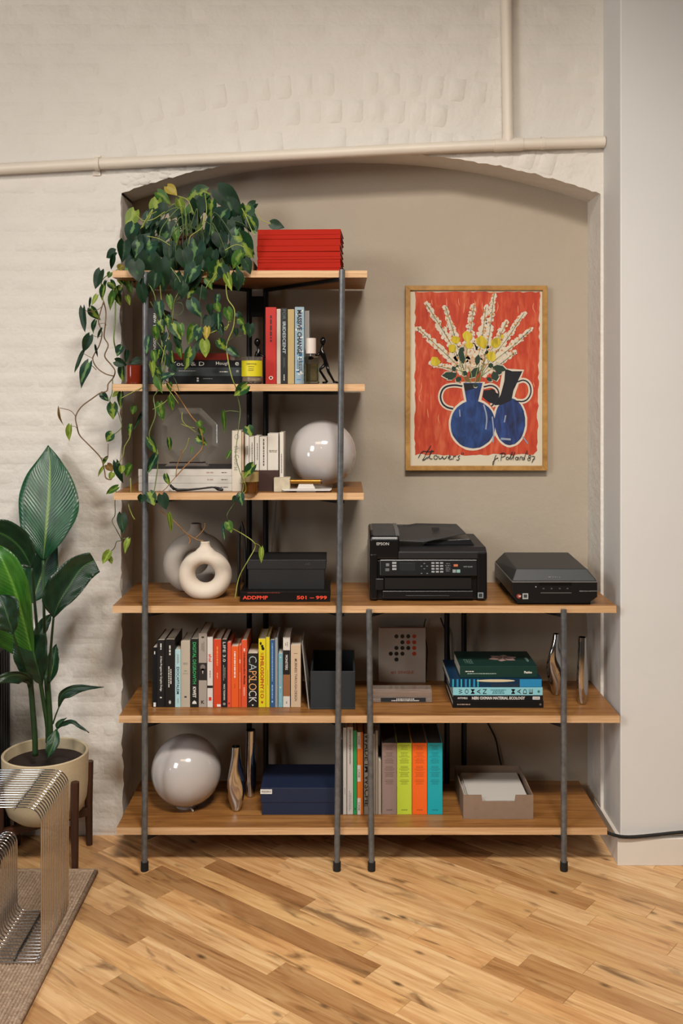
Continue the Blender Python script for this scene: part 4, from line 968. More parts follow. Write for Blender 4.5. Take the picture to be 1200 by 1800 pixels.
# ---------------------------------------------------------------- shelf 2
z2 = S[2]
def B2(px0, px1, top, *a, **k): k.setdefault('yf', .075); return book_upright(2, px0, px1, top, *a, **k)
b = B2(259.5, 282, 541, '#1c1514', 'tall dark book titled New Type Design, at the left end of the second shelf', depth=.2)
text('NEW TYPE DESIGN', (b['x']+.002, b['y'], b['z0']+b['h']*.69), -ZU, XU, .12, .0085, c_w, b['r'], bold=.01); mark(b, .64, .67, c_w, .2)
b = B2(283, 289, 568, '#98938d', 'thin pale grey book, the left of two beside the dark type design book', depth=.18)
b = B2(289.6, 296, 556, '#a8a39c', 'thin white book, the right of two beside the dark type design book', depth=.18)
D = 3.315
zz = z2
for (h_, p0, p1, col, lab, fn) in (
    (.026, 297, 424, '#1a1b1d', 'black book with tiny white squares on its spine, lowest of its stack', 'sq'),
    (.030, 297, 424, '#3b4142', 'dark slate grey book in the stack on the second shelf', 'd'),
    (.0235, 297, 426, '#171719', 'black book with large white serif lettering, in the stack on the second shelf', 't'),
    (.0235, 300, 404, '#6e1d10', 'dark red book on top of the stack on the second shelf', None)):
    b = book_flat(p0, p1, zz, h_, D, .18, col, lab)
    if fn == 'sq':
        for q in (.0, -.3): MB().box(b['x0']+b['w']*.385, b['x0']+b['w']*.41, b['y']-.0002, b['y'], b['z0']+b['h']*(.62+q), b['z0']+b['h']*(.84+q)).build('square_print', c_w, b['r'])
        faced(b, .45, .62, M_GREY, .12, 1, 120, .2)
    if fn == 'd': faced(b, .05, .45, M_GREY, .16, 1, 121, .1); faced(b, .68, .83, c_w, .18, 1, 122); MB().box(b['x1']-.017, b['x1']-.009, b['y']-.0002, b['y'], b['z0']+.013, b['z0']+.020).build('emblem', M_GREY, b['r'])
    if fn == 't': face(b, 'Your & D', .03, .48, c_w, .6); face(b, 'Hough', .64, .82, c_w, .6); face(b, 'e', .90, .95, c_w, .5)
    zz += h_
yq = .09
b = B2(466.5, 485.5, 540, '#b5241c', 'red book left of the white-edged book in the upright row on the second shelf', depth=.15, yf=yq)
spined(b, .06, .5, mat('#3a0f0c'), .3, 1, 130); mark(b, .895, .945, mat('#e8c8bc'), .42, poly=CIRC); mark(b, .908, .932, mat('#b5241c'), .2, poly=CIRC)
b = B2(486, 493.2, 543, '#bdb1a4', 'narrow off-white book right of the red book', depth=.15, yf=yq)
b = B2(493.6, 504.8, 541.5, '#16181a', 'black book titled Iridescent in pale capitals', depth=.15, yf=yq)
spine(b, 'FOR', .02, .15, mat('#5f6a6c'), .5, .0); spine(b, 'IRIDESCENT', .18, .60, mat('#a9b4b8'), .5, .02); spined(b, .63, .80, mat('#4d5355'), .35, 2, 131); spined(b, .86, .97, c_w, .2, 1, 132)
b = B2(505.4, 517, 543.5, '#b09a68', 'tan book with a blank spine', depth=.15, yf=yq)
b = B2(518, 534.4, 539.5, '#8ba1ae', 'pale blue and white book titled Massive Change', depth=.16, yf=yq)
spine(b, 'MASSIVE CHANGE', .04, .62, M_BLK, .5, .04); spined(b, .64, .86, M_BLK, .5, 3, 133)
rw = random.Random(3)
for k in range(26):
    u = rw.random(); mark(b, u*.97, min(u*.97 + rw.uniform(.008, .02), 1), mat(['#c8d0d2', '#3f7fae', '#d6d8d6'][k % 3], .5), rw.uniform(.2, .5), 'print_patch', off=rw.uniform(-.25, .25))
b = B2(535, 543.4, 546, '#8d8c88', 'translucent grey book beside the Massive Change book', depth=.14, yf=yq+.02)

# bookend figures
def figure(sgn, x, D, label, h_top, foot_py=674):
    base = P(x, 0, D); y = D-CD; z0 = z2+.003; root = thing('bookend_figure', (base.x, y, z0), label, 'bookend', 'black figure bookends')
    m = mat('#0c0c0d', .22, .3, name='black_bronze')
    H = Z(h_top, D) - z0; s = sgn
    def q(u, v, w=0): return Vector((base.x + s*u*H, y + w*H, z0 + v*H))
    b = MB(); bx_, bz = 0, 0
    hip, nck = q(-.02, .45), q(-.12, .76)
    b.tube([q(-.06,.95), nck, q(-.10,.72), q(-.08,.64), q(-.04,.54), hip, q(0,.42)], [.002*2.2, .0042, .009, .0095, .0065, .0075, .006], 10, sx=.8)
    for w in (-.05, .05):
        b.tube([q(-.12,.70,w), q(-.22,.62,w), q(-.36,.60+w,w)], [.005,.0038,.003], 8); b.sphere(q(-.38, .61+w, w), .005, 8)
    b.tube([q(0,.44,-.03), q(.04,.26,-.03), q(.17,.03,-.03)], [.0066,.0048,.0034], 8); b.tube([q(.14,.035,-.03), q(.26,.015,-.03)], [.004,.003], 8)
    b.tube([q(-.02,.44,.03), q(-.16,.30,.03), q(-.06,.14,.03), q(.02,.02,.03)], [.0066,.005,.0042,.0034], 8); b.tube([q(0,.02,.03), q(-.10,.012,.03)], [.004,.003], 8)
    b.build('body', m, root, smooth=True)
    MB().sphere(q(-.08, .955), .0125, 16, sc_=(.85,.9,1.1)).build('head', m, root, smooth=True)
figure(1, 574, 3.33, 'black figure bookend pushing from the right, behind the clear bottle', 596)
figure(-1, 446, 3.35, 'black figure bookend pushing from the left, behind the yellow-labelled candle', 598)
# perfume bottle
D = 3.29; c = P(547.5, 0, D); k = D/F
pb = thing('perfume_bottle', (c.x, D-CD, z2), 'clear glass bottle with a tall white cap', 'bottle')
g3 = mat('#cfd0c4', .03, name='bottle_glass', Transmission_Weight=1.0, IOR=1.25)
hb = Z(626, D)-z2
MB().box(c.x-13.5*k, c.x+13.5*k, c.y-.018, c.y+.018, z2+.0005, z2+hb).build('glass_body', g3, pb, bevel=.006, seg=4)
MB().box(c.x-11*k, c.x+11*k, c.y-.013, c.y+.013, z2+.008, z2+hb*.72).build('liquid', mat('#d6cfae', .02, Transmission_Weight=1.0, IOR=1.2), pb, bevel=.004)
MB().cyl((c.x, c.y, z2+hb+.0003), 6*k, .008, 20).build('collar', mat('#8e8e8c', .2, .8), pb, smooth=40)
MB().cyl((c.x-1*k, c.y, z2+hb+.008), 8.8*k, Z(594.5, D)-z2-hb-.008, 28).build('cap', mat('#cfc5bc', .35), pb, smooth=40, bevel=.001)
# yellow-labelled candle
D = 3.285; c = P(443, 0, D); k = D/F; r_ = 18*k; h = Z(627.5, D)-z2
ca_ = thing('candle', (c.x, D-CD, z2), 'clear glass candle with a bright yellow label, on the second shelf', 'candle')
g4 = mat('#e6e2dc', .03, name='tumbler_glass', Transmission_Weight=.95, IOR=1.3)
MB().lathe((c.x, c.y, z2+.0005), [(0, 0), (r_*.9, 0), (r_, .005), (r_*1.04, h), (r_*1.04-.002, h), (r_-.002, .007), (0, .007)], 36).build('glass_tumbler', g4, ca_, smooth=40)
MB().cyl((c.x, c.y, z2+.010), r_-.003, h*.72, 30).build('wax', mat('#b9a58a', .5, Subsurface_Weight=.2), ca_, smooth=40)
ly = MB(); nn = 16
for i in range(nn+1):
    a_ = -PI/2 + (i/nn - .5)*2.5
    for z_ in (h*.28, h*.86): ly.v.append(Vector((c.x + (r_*1.045+.0004)*math.cos(a_), c.y + (r_*1.045+.0004)*math.sin(a_), z2+z_)))
ly.f = [(2*i, 2*i+2, 2*i+3, 2*i+1) for i in range(nn)]; ly.m = [0]*nn
ly.build('label', mat('#c9bd14', .5), ca_, smooth=True)
yl = c.y - r_*1.045 - .0012
text('TERRE D’AUBE', (c.x, yl, z2+h*.74), XU, ZU, .036, .004, M_BLK, ca_)
for i, u in enumerate((.64, .56, .50)): dashes((c.x, yl, z2+h*u), XU, ZU, .022, .0022, 1, M_BLK, ca_, seed=140+i)
# brown tin candle
D = 3.29; c = P(236, 0, D); k = D/F; r_ = 14.5*k; h = Z(642.5, D)-z2
cb_ = thing('candle', (c.x, D-CD, z2), 'copper red glass candle at the left end of the second shelf', 'candle')
MB().lathe((c.x, c.y, z2+.0005), [(0, 0), (r_*.95, 0), (r_, .003), (r_, h), (r_-.002, h), (r_-.002, .006), (0, .006)], 32).build('glass_jar', mat('#6e2412', .12, name='red_brown_glass', Coat_Weight=.5), cb_, smooth=40)
MB().cyl((c.x, c.y, z2+.0065), r_-.0025, h*.7, 28).build('wax', mat('#8a5a40', .6), cb_, smooth=40)

# ---------------------------------------------------------------- red books on the top shelf
D = 3.30; z = S[1]; hpx = D/F
edges = [408.5, 378, 335, 312, 290, 250, 207, 155, 122, 80]          # rows of the joints in the close-up, bottom to top
scale = (474.5-399)/(408.5-80)
for i in range(len(edges)-1):
    h = (edges[i]-edges[i+1])*scale*hpx
    dxp = R.uniform(-.8, .8)
    b = book_flat(451.5+dxp, 598+dxp, z, h, D + R.uniform(0, .003), .21, '#a51c08', ['lowest', 'second from the bottom', 'third from the bottom', 'fourth from the bottom', 'middle', 'sixth from the bottom', 'seventh from the bottom', 'second from the top', 'topmost'][i] + ' of the red volumes stacked on the top shelf', group='red volumes stacked on the top shelf', rough=.75, pages=mat('#8f8b88', .8))
    b['r'].rotation_euler = (0, 0, math.radians(R.uniform(-3.4, -2.6)))
    z += h
tag(MB().box(X(427, 3.36), X(447, 3.36), .08, .30, S[1]+.0005, S[1]+.012).box(X(441, 3.36), X(447, 3.36), .08, .30, S[1]+.012, S[1]+.04).build('wooden_tray', mat('#8a6a48', .7, name='pale_wood'), bevel=.001), 'pale wooden tray end beside the trailing plant on the top shelf', 'tray')

# ---------------------------------------------------------------- framed picture
DP = 3.652; YPIC = DP-CD
pic = thing('framed_picture', (X(837, DP), YPIC, Z(827, DP)), 'oak-framed picture of flowers in two blue jugs on an orange ground', 'picture')
fx0, fx1, fz0, fz1 = X(712.5, DP), X(961.5, DP), Z(827, DP), Z(502, DP); fw = 8.2*DP/F
fr_ = MB(); yo, yi = YPIC-.004, YPIC+.022
for poly in ([(fx0,fz0),(fx1,fz0),(fx1-fw,fz0+fw),(fx0+fw,fz0+fw)], [(fx1,fz0),(fx1,fz1),(fx1-fw,fz1-fw),(fx1-fw,fz0+fw)], [(fx1,fz1),(fx0,fz1),(fx0+fw,fz1-fw),(fx1-fw,fz1-fw)], [(fx0,fz1),(fx0,fz0),(fx0+fw,fz0+fw),(fx0+fw,fz1-fw)]):
    MB().prism(poly, 'y', yo, yi).build('frame_rail', M_FRAMEWOOD, pic, bevel=.001)
YA = YPIC + .006
MB().box(fx0+fw, fx1-fw, YA, YA+.004, fz0+fw, fz1-fw).build('paper', mat('#c9bfa9', .8), pic)
def A(zx, zy, lay):      # a point of the print, in the units of the close-up it was measured on
    return Vector(((690 + zx/4 - 600)*DP/F, YA - .0003 - lay*.0006, CZ - (480 + zy/4 - HY)*DP/F))
def flat(polys, lay, m, name):
    b = MB(); ki = 0
    for pl_ in polys:
        ki += 1; q = [A(x, y, lay + (ki % 9)*.02) for x, y in pl_]; n = len(q)
        b.add(q + [v + Vector((0, .00018, 0)) for v in q], [tuple(range(n)), tuple(reversed(range(n, 2*n)))] + [(k, n+k, n+(k+1)%n, (k+1)%n) for k in range(n)])
    o = b.build(name, m, art)
    if len(polys) > 1: o['kind'] = 'stuff'
    return o
art = MB().box(fx0+fw+.001, fx1-fw-.001, YA-.0002, YA, fz0+fw+.001, fz1-fw-.001).build('print', mat('#cdc3ad', .8), pic)
def ribbon(pts, w, sm=2):
    for _ in range(sm):
        n = [pts[0]]
        for a_, b_ in zip(pts, pts[1:]):
            n += [(a_[0]*.75+b_[0]*.25, a_[1]*.75+b_[1]*.25), (a_[0]*.25+b_[0]*.75, a_[1]*.25+b_[1]*.75)]
        pts = n + [pts[-1]]
    out = []
    L = len(pts)
    nrm = []
    for i in range(L):
        x0, y0 = pts[max(i-1, 0)]; x1, y1 = pts[min(i+1, L-1)]
        dx, dy = x1-x0, y1-y0; l = math.hypot(dx, dy) or 1
        nrm.append((-dy/l, dx/l))
    for i in range(L-1):
        wa = w if not callable(w) else w(i/(L-1)); wb2 = w if not callable(w) else w((i+1)/(L-1))
        (ax, ay), (bx2, by) = pts[i], pts[i+1]; (nx_, ny), (mx_, my) = nrm[i], nrm[i+1]
        out.append([(ax-nx_*wa/2, ay-ny*wa/2), (bx2-mx_*wb2/2, by-my*wb2/2), (bx2+mx_*wb2/2, by+my*wb2/2), (ax+nx_*wa/2, ay+ny*wa/2)])
    return out
ra = random.Random(21)
def blob(x, y, r, n=10, j=.3, sx=1, sy=1):
    return [(x + r*sx*math.cos(2*PI*k/n)*(1+ra.uniform(-j, j)), y + r*sy*math.sin(2*PI*k/n)*(1+ra.uniform(-j, j))) for k in range(n)]
def brushed(name, c0, c1, c2, sc_=(60, 60, 14)):
    m, nt, b = nodes_of(name); tc = nt.nodes.new('ShaderNodeTexCoord'); mp = nt.nodes.new('ShaderNodeMapping'); mp.inputs['Scale'].default_value = sc_
    nt.links.new(tc.outputs['Object'], mp.inputs['Vector']); n = nt.nodes.new('ShaderNodeTexNoise'); n.inputs['Scale'].default_value = 1; n.inputs['Detail'].default_value = 6; n.inputs['Distortion'].default_value = .7
    nt.links.new(mp.outputs[0], n.inputs['Vector']); r = ramp(nt, [(.28, c0), (.5, c1), (.75, c2)]); nt.links.new(n.outputs['Fac'], r.inputs[0]); nt.links.new(r.outputs[0], b.inputs['Base Color']); b.inputs['Roughness'].default_value = .7
    return m
M_OR = brushed('orange_paint', '#a5301a', '#b93f20', '#c8623f')
M_BL = brushed('blue_paint', '#0f234c', '#18356c', '#274c88', (40, 40, 18)); M_DB = brushed('dark_blue_paint', '#0d1226', '#1b2f62', '#27488a', (50, 50, 12))
edge = []
for k in range(31): edge.append((155 + 880*k/30, 132 + ra.uniform(-4, 5)))
for k in range(1, 40): edge.append((1036 - 20*k/40 + ra.uniform(-7, 6), 132 + 1145*k/40))
for k in range(1, 31): edge.append((1018 - 860*k/30, 1280 + ra.uniform(-10, 5)))
for k in range(1, 40): edge.append((156 + 4*(k/40) + ra.uniform(-6, 5), 1280 - 1145*k/40))
flat([edge], 1, M_OR, 'orange_ground')
M_AW = mat('#cfc4b2', .8, name='art_white'); M_AY = brushed('art_yellow', '#9c8a12', '#c2ac1e', '#cfc048'); M_AG = mat('#22372a', .8); M_AGL = mat('#7b8a4c', .8); M_AK = mat('#17171c', .8)
# pale halo, then vases
def ell(cx, cy, rx, ry, n=40, j=.012): return [(cx + rx*math.cos(2*PI*k/n)*(1+ra.uniform(-j, j)), cy + ry*math.sin(2*PI*k/n)*(1+ra.uniform(-j, j))) for k in range(n)]
handR = [(875, 765), (925, 748), (968, 780), (975, 850), (935, 905), (860, 900)]; handL = [(490, 795), (430, 785), (360, 800), (332, 860), (345, 915), (380, 945), (425, 955)]; handM = [(640, 800), (700, 785), (748, 822), (742, 890), (695, 935)]
flat([ell(565, 1065, 172, 184), ell(825, 1045, 122, 180), [(480, 765), (650, 765), (620, 910), (505, 910)], [(775, 670), (925, 680), (865, 840), (850, 905), (700, 945), (745, 850)]], 2, M_AW, 'pale_outline')
flat(ribbon(handR, 34) + ribbon(handL, 34) + ribbon(handM, 34), 2.4, M_AW, 'pale_outline')
flat([ell(825, 1045, 108, 165)], 3, M_DB, 'right_jug')
flat([[(792, 672), (840, 690), (912, 690), (880, 760), (850, 825), (835, 895), (770, 925), (715, 930), (760, 855), (785, 760)], [(640, 825), (690, 820), (745, 850), (720, 925), (670, 905), (632, 870)]], 3.4, mat('#15161f', .8), 'jug_neck')
flat([ell(565, 1065, 158, 168), [(497, 772), (632, 772), (600, 905), (520, 905)]], 4, M_BL, 'left_jug')
flat(ribbon(handR, 9) + ribbon(handL, 12) + ribbon(handM, 10), 4.4, mat('#1a1c2c', .8), 'jug_handle')
flat([[(500, 780), (590, 775), (600, 800), (560, 815), (510, 830)], [(690, 815), (720, 820), (722, 850), (700, 850)]], 4.8, M_AK, 'dark_stroke')
flat(ribbon([(640, 925), (665, 1010), (655, 1100)], 10) + ribbon([(470, 960), (474, 1010)], 7) + ribbon([(795, 1000), (785, 1050)], 9) + ribbon([(760, 1165), (830, 1170)], 14) + ribbon([(915, 1150), (950, 1200)], 8) + ribbon([(700, 1010), (712, 1120), (705, 1190)], 9), 4.8, mat('#8a94a8', .8), 'pale_stroke')
tips = [((175, 385), (450, 640)), ((235, 215), (470, 600)), ((370, 235), (480, 620)), ((570, 225), (500, 640)), ((655, 240), (590, 640)), ((712, 150), (640, 640)), ((800, 345), (650, 600)), ((925, 280), (660, 640)), ((970, 395), (680, 640)), ((855, 560), (650, 700)), ((275, 640), (500, 690)), ((560, 420), (560, 650)), ((640, 420), (600, 650)), ((420, 470), (500, 650)), ((760, 500), (640, 650))]
halo, wht, squig, dotsp = [], [], [], []
for (tx, ty), (bx_, by) in tips:
    L = math.hypot(bx_-tx, by-ty); n = int(L/19)
    for k in range(n+1):
        f = k/n; x, y = tx+(bx_-tx)*f, ty+(by-ty)*f; s = 13 + 26*f
        halo.append(blob(x + ra.uniform(-s, s)*.5, y + ra.uniform(-8, 8), 17+11*f))
        if ra.random() < .8: wht.append(blob(x + ra.uniform(-s, s), y + ra.uniform(-10, 10), 9+5*f, 8))
        if ra.random() < .55:
            ox, oy = x + ra.uniform(-s, s), y + ra.uniform(-12, 12); squig += ribbon([(ox, oy), (ox+ra.uniform(-12, 12), oy+ra.uniform(4, 14)), (ox+ra.uniform(-9, 9), oy+ra.uniform(10, 20))], 2.2, 1)
        if ra.random() < .5: dotsp.append(blob(x + ra.uniform(-s, s), y + ra.uniform(-12, 12), 7, 7))
flat(halo, 2.7, M_AW, 'pale_outline'); 
flat([blob(560, 590, 120, 24, .12, 1.3, .9)], 2.8, mat('#c4a68c', .8), 'pale_outline')
flat(wht, 5, mat('#d2c7b0', .8), 'white_blossom'); flat(dotsp, 5.2, mat('#c78442', .8), 'orange_blossom')
st = []
for (tx, ty), (bx_, by) in tips[:11]: st += ribbon([(tx, ty), ((tx+bx_)/2+10, (ty+by)/2+8), (bx_, by), (560+(bx_-560)*.3, 765)], 3.4)
flat(st, 5.4, mat('#5c6a3a', .8), 'stem')
flat(squig, 5.6, mat('#3f4034', .8), 'dark_squiggle')
yb_ = []
for x, y, r in ((445, 470, 30), (525, 445, 36), (420, 528, 30), (538, 508, 28), (622, 480, 38), (725, 490, 36), (692, 585, 36), (298, 622, 34), (640, 515, 18), (770, 445, 14)): yb_.append(blob(x, y, r, 12, .18))
flat(yb_, 5.8, M_AY, 'yellow_blossom')
gl_ = []
def leafp(x0, y0, x1, y1, w): 
    dx, dy = x1-x0, y1-y0; L = math.hypot(dx, dy); nx_, ny = -dy/L*w/2, dx/L*w/2
    return [(x0, y0), (x0+dx*.3+nx_, y0+dy*.3+ny), (x0+dx*.7+nx_, y0+dy*.7+ny), (x1, y1), (x0+dx*.7-nx_, y0+dy*.7-ny), (x0+dx*.3-nx_, y0+dy*.3-ny)]
for a_ in ((500, 640, 470, 530, 40), (470, 560, 500, 520, 34), (590, 650, 605, 570, 34), (540, 740, 610, 660, 46), (450, 715, 345, 720, 44), (450, 700, 385, 750, 40), (440, 690, 420, 655, 30), (520, 720, 490, 690, 36), (480, 730, 445, 765, 36), (700, 660, 800, 680, 44), (710, 690, 730, 760, 50), (690, 670, 690, 630, 34), (660, 735, 700, 760, 28), (770, 700, 720, 700, 26), (570, 800, 590, 780, 30)): gl_.append(leafp(*a_))
flat([[(560 + (x-560)*1.03, y + (5 if y > 700 else -4)) for x, y in g_] for g_ in gl_], 6, M_AW, 'pale_outline')
flat(gl_, 6.3, M_AG, 'green_leaf')
flat(ribbon([(545, 770), (560, 720), (530, 660)], 6) + ribbon([(580, 770), (585, 710), (610, 640)], 5) + ribbon([(610, 770), (625, 700), (640, 640)], 5) + ribbon([(515, 770), (490, 700), (470, 620)], 5), 6.6, M_AGL, 'stem')
wsk = []
for k in range(46):
    x, y = ra.uniform(180, 1000), ra.choice((ra.uniform(160, 260), ra.uniform(950, 1250), ra.uniform(700, 1000)))
    if 330 < x < 960 and 640 < y < 1245: continue
    if 200 < x < 950 and 230 < y < 700: continue
    l = ra.uniform(30, 90); wsk += ribbon([(x, y), (x+ra.uniform(-8, 8), y+l*.5), (x+ra.uniform(-14, 14), y+l)], lambda t: 5*math.sin(PI*min(max(t, .05), .95)), 1)
flat(wsk, 1.6, mat('#d98e6c', .8), 'brush_stroke')
ink = []
def s2(*pts, w=4.5): ink.extend(ribbon(list(pts), w))
def oc(x, y, r, q=1.0): ink.extend(ribbon([(x + r*math.cos(a_), y + r*math.sin(a_)*1.1) for a_ in [2*PI*q*k/10 - 1.2 for k in range(11)]], 4.2, 1))
s2((268, 1213), (232, 1270), (222, 1300), (205, 1318), (225, 1312), (245, 1292)); s2((180, 1300), (205, 1250), (250, 1256), (292, 1252)); s2((245, 1305), (272, 1262), (278, 1238), (262, 1270), (258, 1308), (280, 1305))
oc(302, 1295, 13); s2((322, 1285), (328, 1310), (345, 1300), (350, 1284), (355, 1310), (374, 1300), (382, 1284)); s2((388, 1300), (408, 1292), (400, 1280), (390, 1298), (402, 1312), (420, 1304)); s2((424, 1310), (428, 1284), (432, 1290), (446, 1284)); s2((474, 1282), (456, 1288), (470, 1302), (462, 1316), (446, 1312)); s2((484, 1262), (487, 1276)); s2((496, 1262), (499, 1276))
s2((728, 1278), (716, 1300), (712, 1335), (704, 1352), (702, 1330), (722, 1306), (742, 1298)); s2((740, 1316), (743, 1318)); s2((768, 1262), (760, 1318)); s2((752, 1272), (780, 1262), (796, 1276), (780, 1292), (763, 1294)); oc(806, 1302, 9)
s2((818, 1308), (838, 1272), (842, 1254), (830, 1280), (828, 1312)); s2((834, 1310), (856, 1270), (860, 1254), (850, 1280), (848, 1312)); oc(872, 1303, 9); s2((884, 1292), (884, 1314)); s2((894, 1314), (896, 1292), (908, 1290)); oc(916, 1304, 8); s2((946, 1248), (930, 1280), (926, 1314)); s2((950, 1262), (946, 1274)); oc(964, 1288, 8); oc(958, 1308, 9); s2((978, 1288), (1002, 1288), (988, 1312), (978, 1332)); s2((984, 1310), (1000, 1306))
flat(ink, 7, mat('#17202c', .8), 'handwriting')

# ---------------------------------------------------------------- cables
def cable(name, pts, r, m, label):
    for _ in range(2):
        n = [pts[0]]
        for a_, b_ in zip(pts, pts[1:]): n += [a_*.75+b_*.25, a_*.25+b_*.75]
        pts = n + [pts[-1]]
    return tag(MB().tube(pts, r, 8).build(name, m, smooth=True), label, 'cable')
cable('power_cable', [P(1066, 1463, 3.262), P(1078, 1468, 3.26), P(1100, 1472, 3.262), P(1140, 1469, 3.266), P(1200, 1462, 3.266), P(1290, 1458, 3.266)], .0055, M_RUBBER, 'thick black cable leaving the bottom shelf along the baseboard')
Dk = 3.665
cable('power_cable', [P(748, 1088, Dk), P(744, 1103, Dk), P(747, 1120, Dk), P(751, 1140, Dk), P(750, 1160, Dk), P(748, 1196, Dk)], .0018, M_RUBBER, 'thin dark cable hanging behind the dotted card')
cable('power_cable', [P(774, 1086, Dk), P(779, 1100, Dk), P(788, 1118, Dk), P(790, 1160, Dk), P(795, 1196, Dk)], .0026, M_RUBBER, 'dark cable hanging down the niche wall left of the stacked books')
cable('power_cable', [P(852, 1262, Dk), P(862, 1280, Dk), P(872, 1300, Dk), P(876, 1325, Dk), P(882, 1350, Dk), P(886, 1367, Dk)], .0032, M_RUBBER, 'black cable curving down the niche wall above the cardboard tray')
cable('power_cable', [P(478, 882, Dk), P(474, 930, Dk), P(472, 980, Dk), P(470, 1024, Dk)], .0011, mat('#8f8a84', .5), 'thin white cable behind the black box')

# ---------------------------------------------------------------- cabinet at the left edge
cab = thing('cabinet', (-1.55, .1, 0), 'dark ribbed cabinet standing against the wall at the left edge', 'cabinet')
mcab = mat('#1d1c1c', .6, name='charcoal_paint')
MB().box(-1.95, -1.158, .03, YB-.012, .02, .68).build('body', mcab, cab, bevel=.003)
MB().box(-1.96, -1.152, .024, YB-.008, .681, .70).build('top', mcab, cab, bevel=.002)
for i in range(8): MB().box(-1.1575, -1.154, .036+.025*i, .05+.025*i, .03, .67).build('rib', mcab, cab, bevel=.001)
MB().box(-1.93, -1.17, .04, YB-.02, .0005, .0195).build('plinth', mcab, cab)

# ---------------------------------------------------------------- rug
RX, RY = -.785, -.016
rug = thing('rug', (-1.5, -.9, 0), 'ribbed beige jute rug at the lower left', 'rug')
def jute():
    m, nt, b = nodes_of('jute'); L = nt.links.new; tc = nt.nodes.new('ShaderNodeTexCoord')
    mp = nt.nodes.new('ShaderNodeMapping'); mp.inputs['Scale'].default_value = (60, 140, 60); L(tc.outputs['Object'], mp.inputs['Vector'])
    n = nt.nodes.new('ShaderNodeTexNoise'); n.inputs['Scale'].default_value = 1; n.inputs['Detail'].default_value = 4; L(mp.outputs[0], n.inputs['Vector'])
    r = ramp(nt, [(.3, '#8d7560'), (.55, '#ab937c'), (.75, '#c2ad96')]); L(n.outputs['Fac'], r.inputs[0]); L(r.outputs[0], b.inputs['Base Color']); b.inputs['Roughness'].default_value = .95
    bp = nt.nodes.new('ShaderNodeBump'); bp.inputs['Strength'].default_value = .6; bp.inputs['Distance'].default_value = .003; L(n.outputs['Fac'], bp.inputs['Height']); L(bp.outputs[0], b.inputs['Normal'])
    return m
M_JUTE = jute()
MB().box(-2.6, RX-.002, -2.2, RY-.002, .0006, .008).build('backing', mat('#6b5642', .95), rug)
rb = MB(); pitch = .0098
for i in range(100):
    x = RX - .018 - i*pitch
    n = 90 if i < 55 else 24; y_a, y_b = RY-.012, -2.2
    vs_ = []
    for j in range(n+1):
        y = y_a + (y_b-y_a)*j/n; w = .0006*math.sin(j*2.4 + i*1.7)
        for a_ in (0, .25, .5, .75, 1): vs_.append((x - pitch*.49*math.cos(PI*a_) + w, y, .0078 + .0052*math.sin(PI*a_)))
    rb.add(vs_, [(j*5+k, j*5+k+1, (j+1)*5+k+1, (j+1)*5+k) for j in range(n) for k in range(4)])
o = rb.build('cord_ribs', M_JUTE, rug, smooth=True); o['kind'] = 'stuff'
MB().tube([(RX-.008, -2.2, .009), (RX-.008, RY-.012, .009)], .0078, 10, sx=.9).tube([(RX-.004, RY-.008, .009), (-2.5, RY-.008, .009)], .0078, 10, sx=.9).build('border_cord', M_JUTE, rug, smooth=True)

# ---------------------------------------------------------------- chrome wire stool
st_ = thing('wire_stool', (-1.05, -.42, .014), 'low chrome wire stool made of parallel bent rods, on the jute rug', 'stool')
def arc(cx, cz, r, a0, a1, n=7): return [(cx + r*math.cos(math.radians(a0 + (a1-a0)*k/n)), cz + r*math.sin(math.radians(a0 + (a1-a0)*k/n))) for k in range(n+1)]
zt, zb, xr = .437, .019, -.8105
ri = .0022
prof = [(-1.30, zt)] + arc(xr-.042, zt-.042, .042, 90, 0) + arc(xr-.022, zb+.022, .022, 0, -90, 5) + arc(-.9626+.030, zb+.030, .030, 270, 180) + arc(-.9626-.028, .225, .028, 0, 180, 12) + arc(-1.0186-.03, zb+.03, .03, 0, -90, 6) + [(-1.25, zb)] + arc(-1.30, zb+.04, .04, -90, -180, 6) + [(-1.34, zt-.04)] + arc(-1.30, zt-.04, .04, 180, 90, 6)
NR = 17; ya, yb = 2.69-CD, 2.953-CD
rod0 = None
for i in range(NR):
    y = yb + (ya-yb)*i/(NR-1)
    if rod0 is None:
        rod0 = MB().tube([(x, y, z_) for x, z_ in prof], ri, 8).build('rod', M_CHROME, st_, smooth=True)
    else:
        o = rod0.copy(); sc.collection.objects.link(o); o.location = (0, y-yb, 0)
for (x, z_) in ((-.885, zb+.0055), (-1.10, zt-.0055), (-.8535-.03, zt-.0055)):
    MB().tube([(x, ya, z_), (x, yb, z_)], .0028, 8).build('cross_bar', M_CHROME if z_ > .1 else mat('#3c3a38', .3, .8), st_, smooth=True)

# ---------------------------------------------------------------- bird of paradise plant in a pot
pc = Vector((-.99, 3.33-CD, 0))
rp = .1405
pot = plant = thing('potted_bird_of_paradise', (pc.x, pc.y, 0), 'large broad-leaved plant in a cream planter on a dark wooden stand', 'plant')
M_POT = mat('#c2b191', .7, name='cream_stoneware', var=.05, scale=120, bump=.1, bscale=250)
prof = [(0, .134), (.06, .134), (.095, .142), (.122, .165), (.135, .20), (.139, .25), (rp, .352), (rp-.004, .355), (rp-.009, .352), (rp-.011, .27), (0, .27)]
MB().lathe((pc.x, pc.y, 0), prof, 64).build('pot', M_POT, pot, smooth=50)
legs = [(.117, -.087), (.117, .087), (-.117, -.087), (-.117, .087)]
stand = MB()
for a_, b_ in legs:
    x, y = pc.x + a_*1.06, pc.y + b_*1.06
    MB().tube([(x, y, .0005), (x - a_*.02, y - b_*.02, .15), (x, y, .288)], [.0105, .0135, .0135], 14).build('stand_leg', M_DARKWOOD, pot, smooth=50)
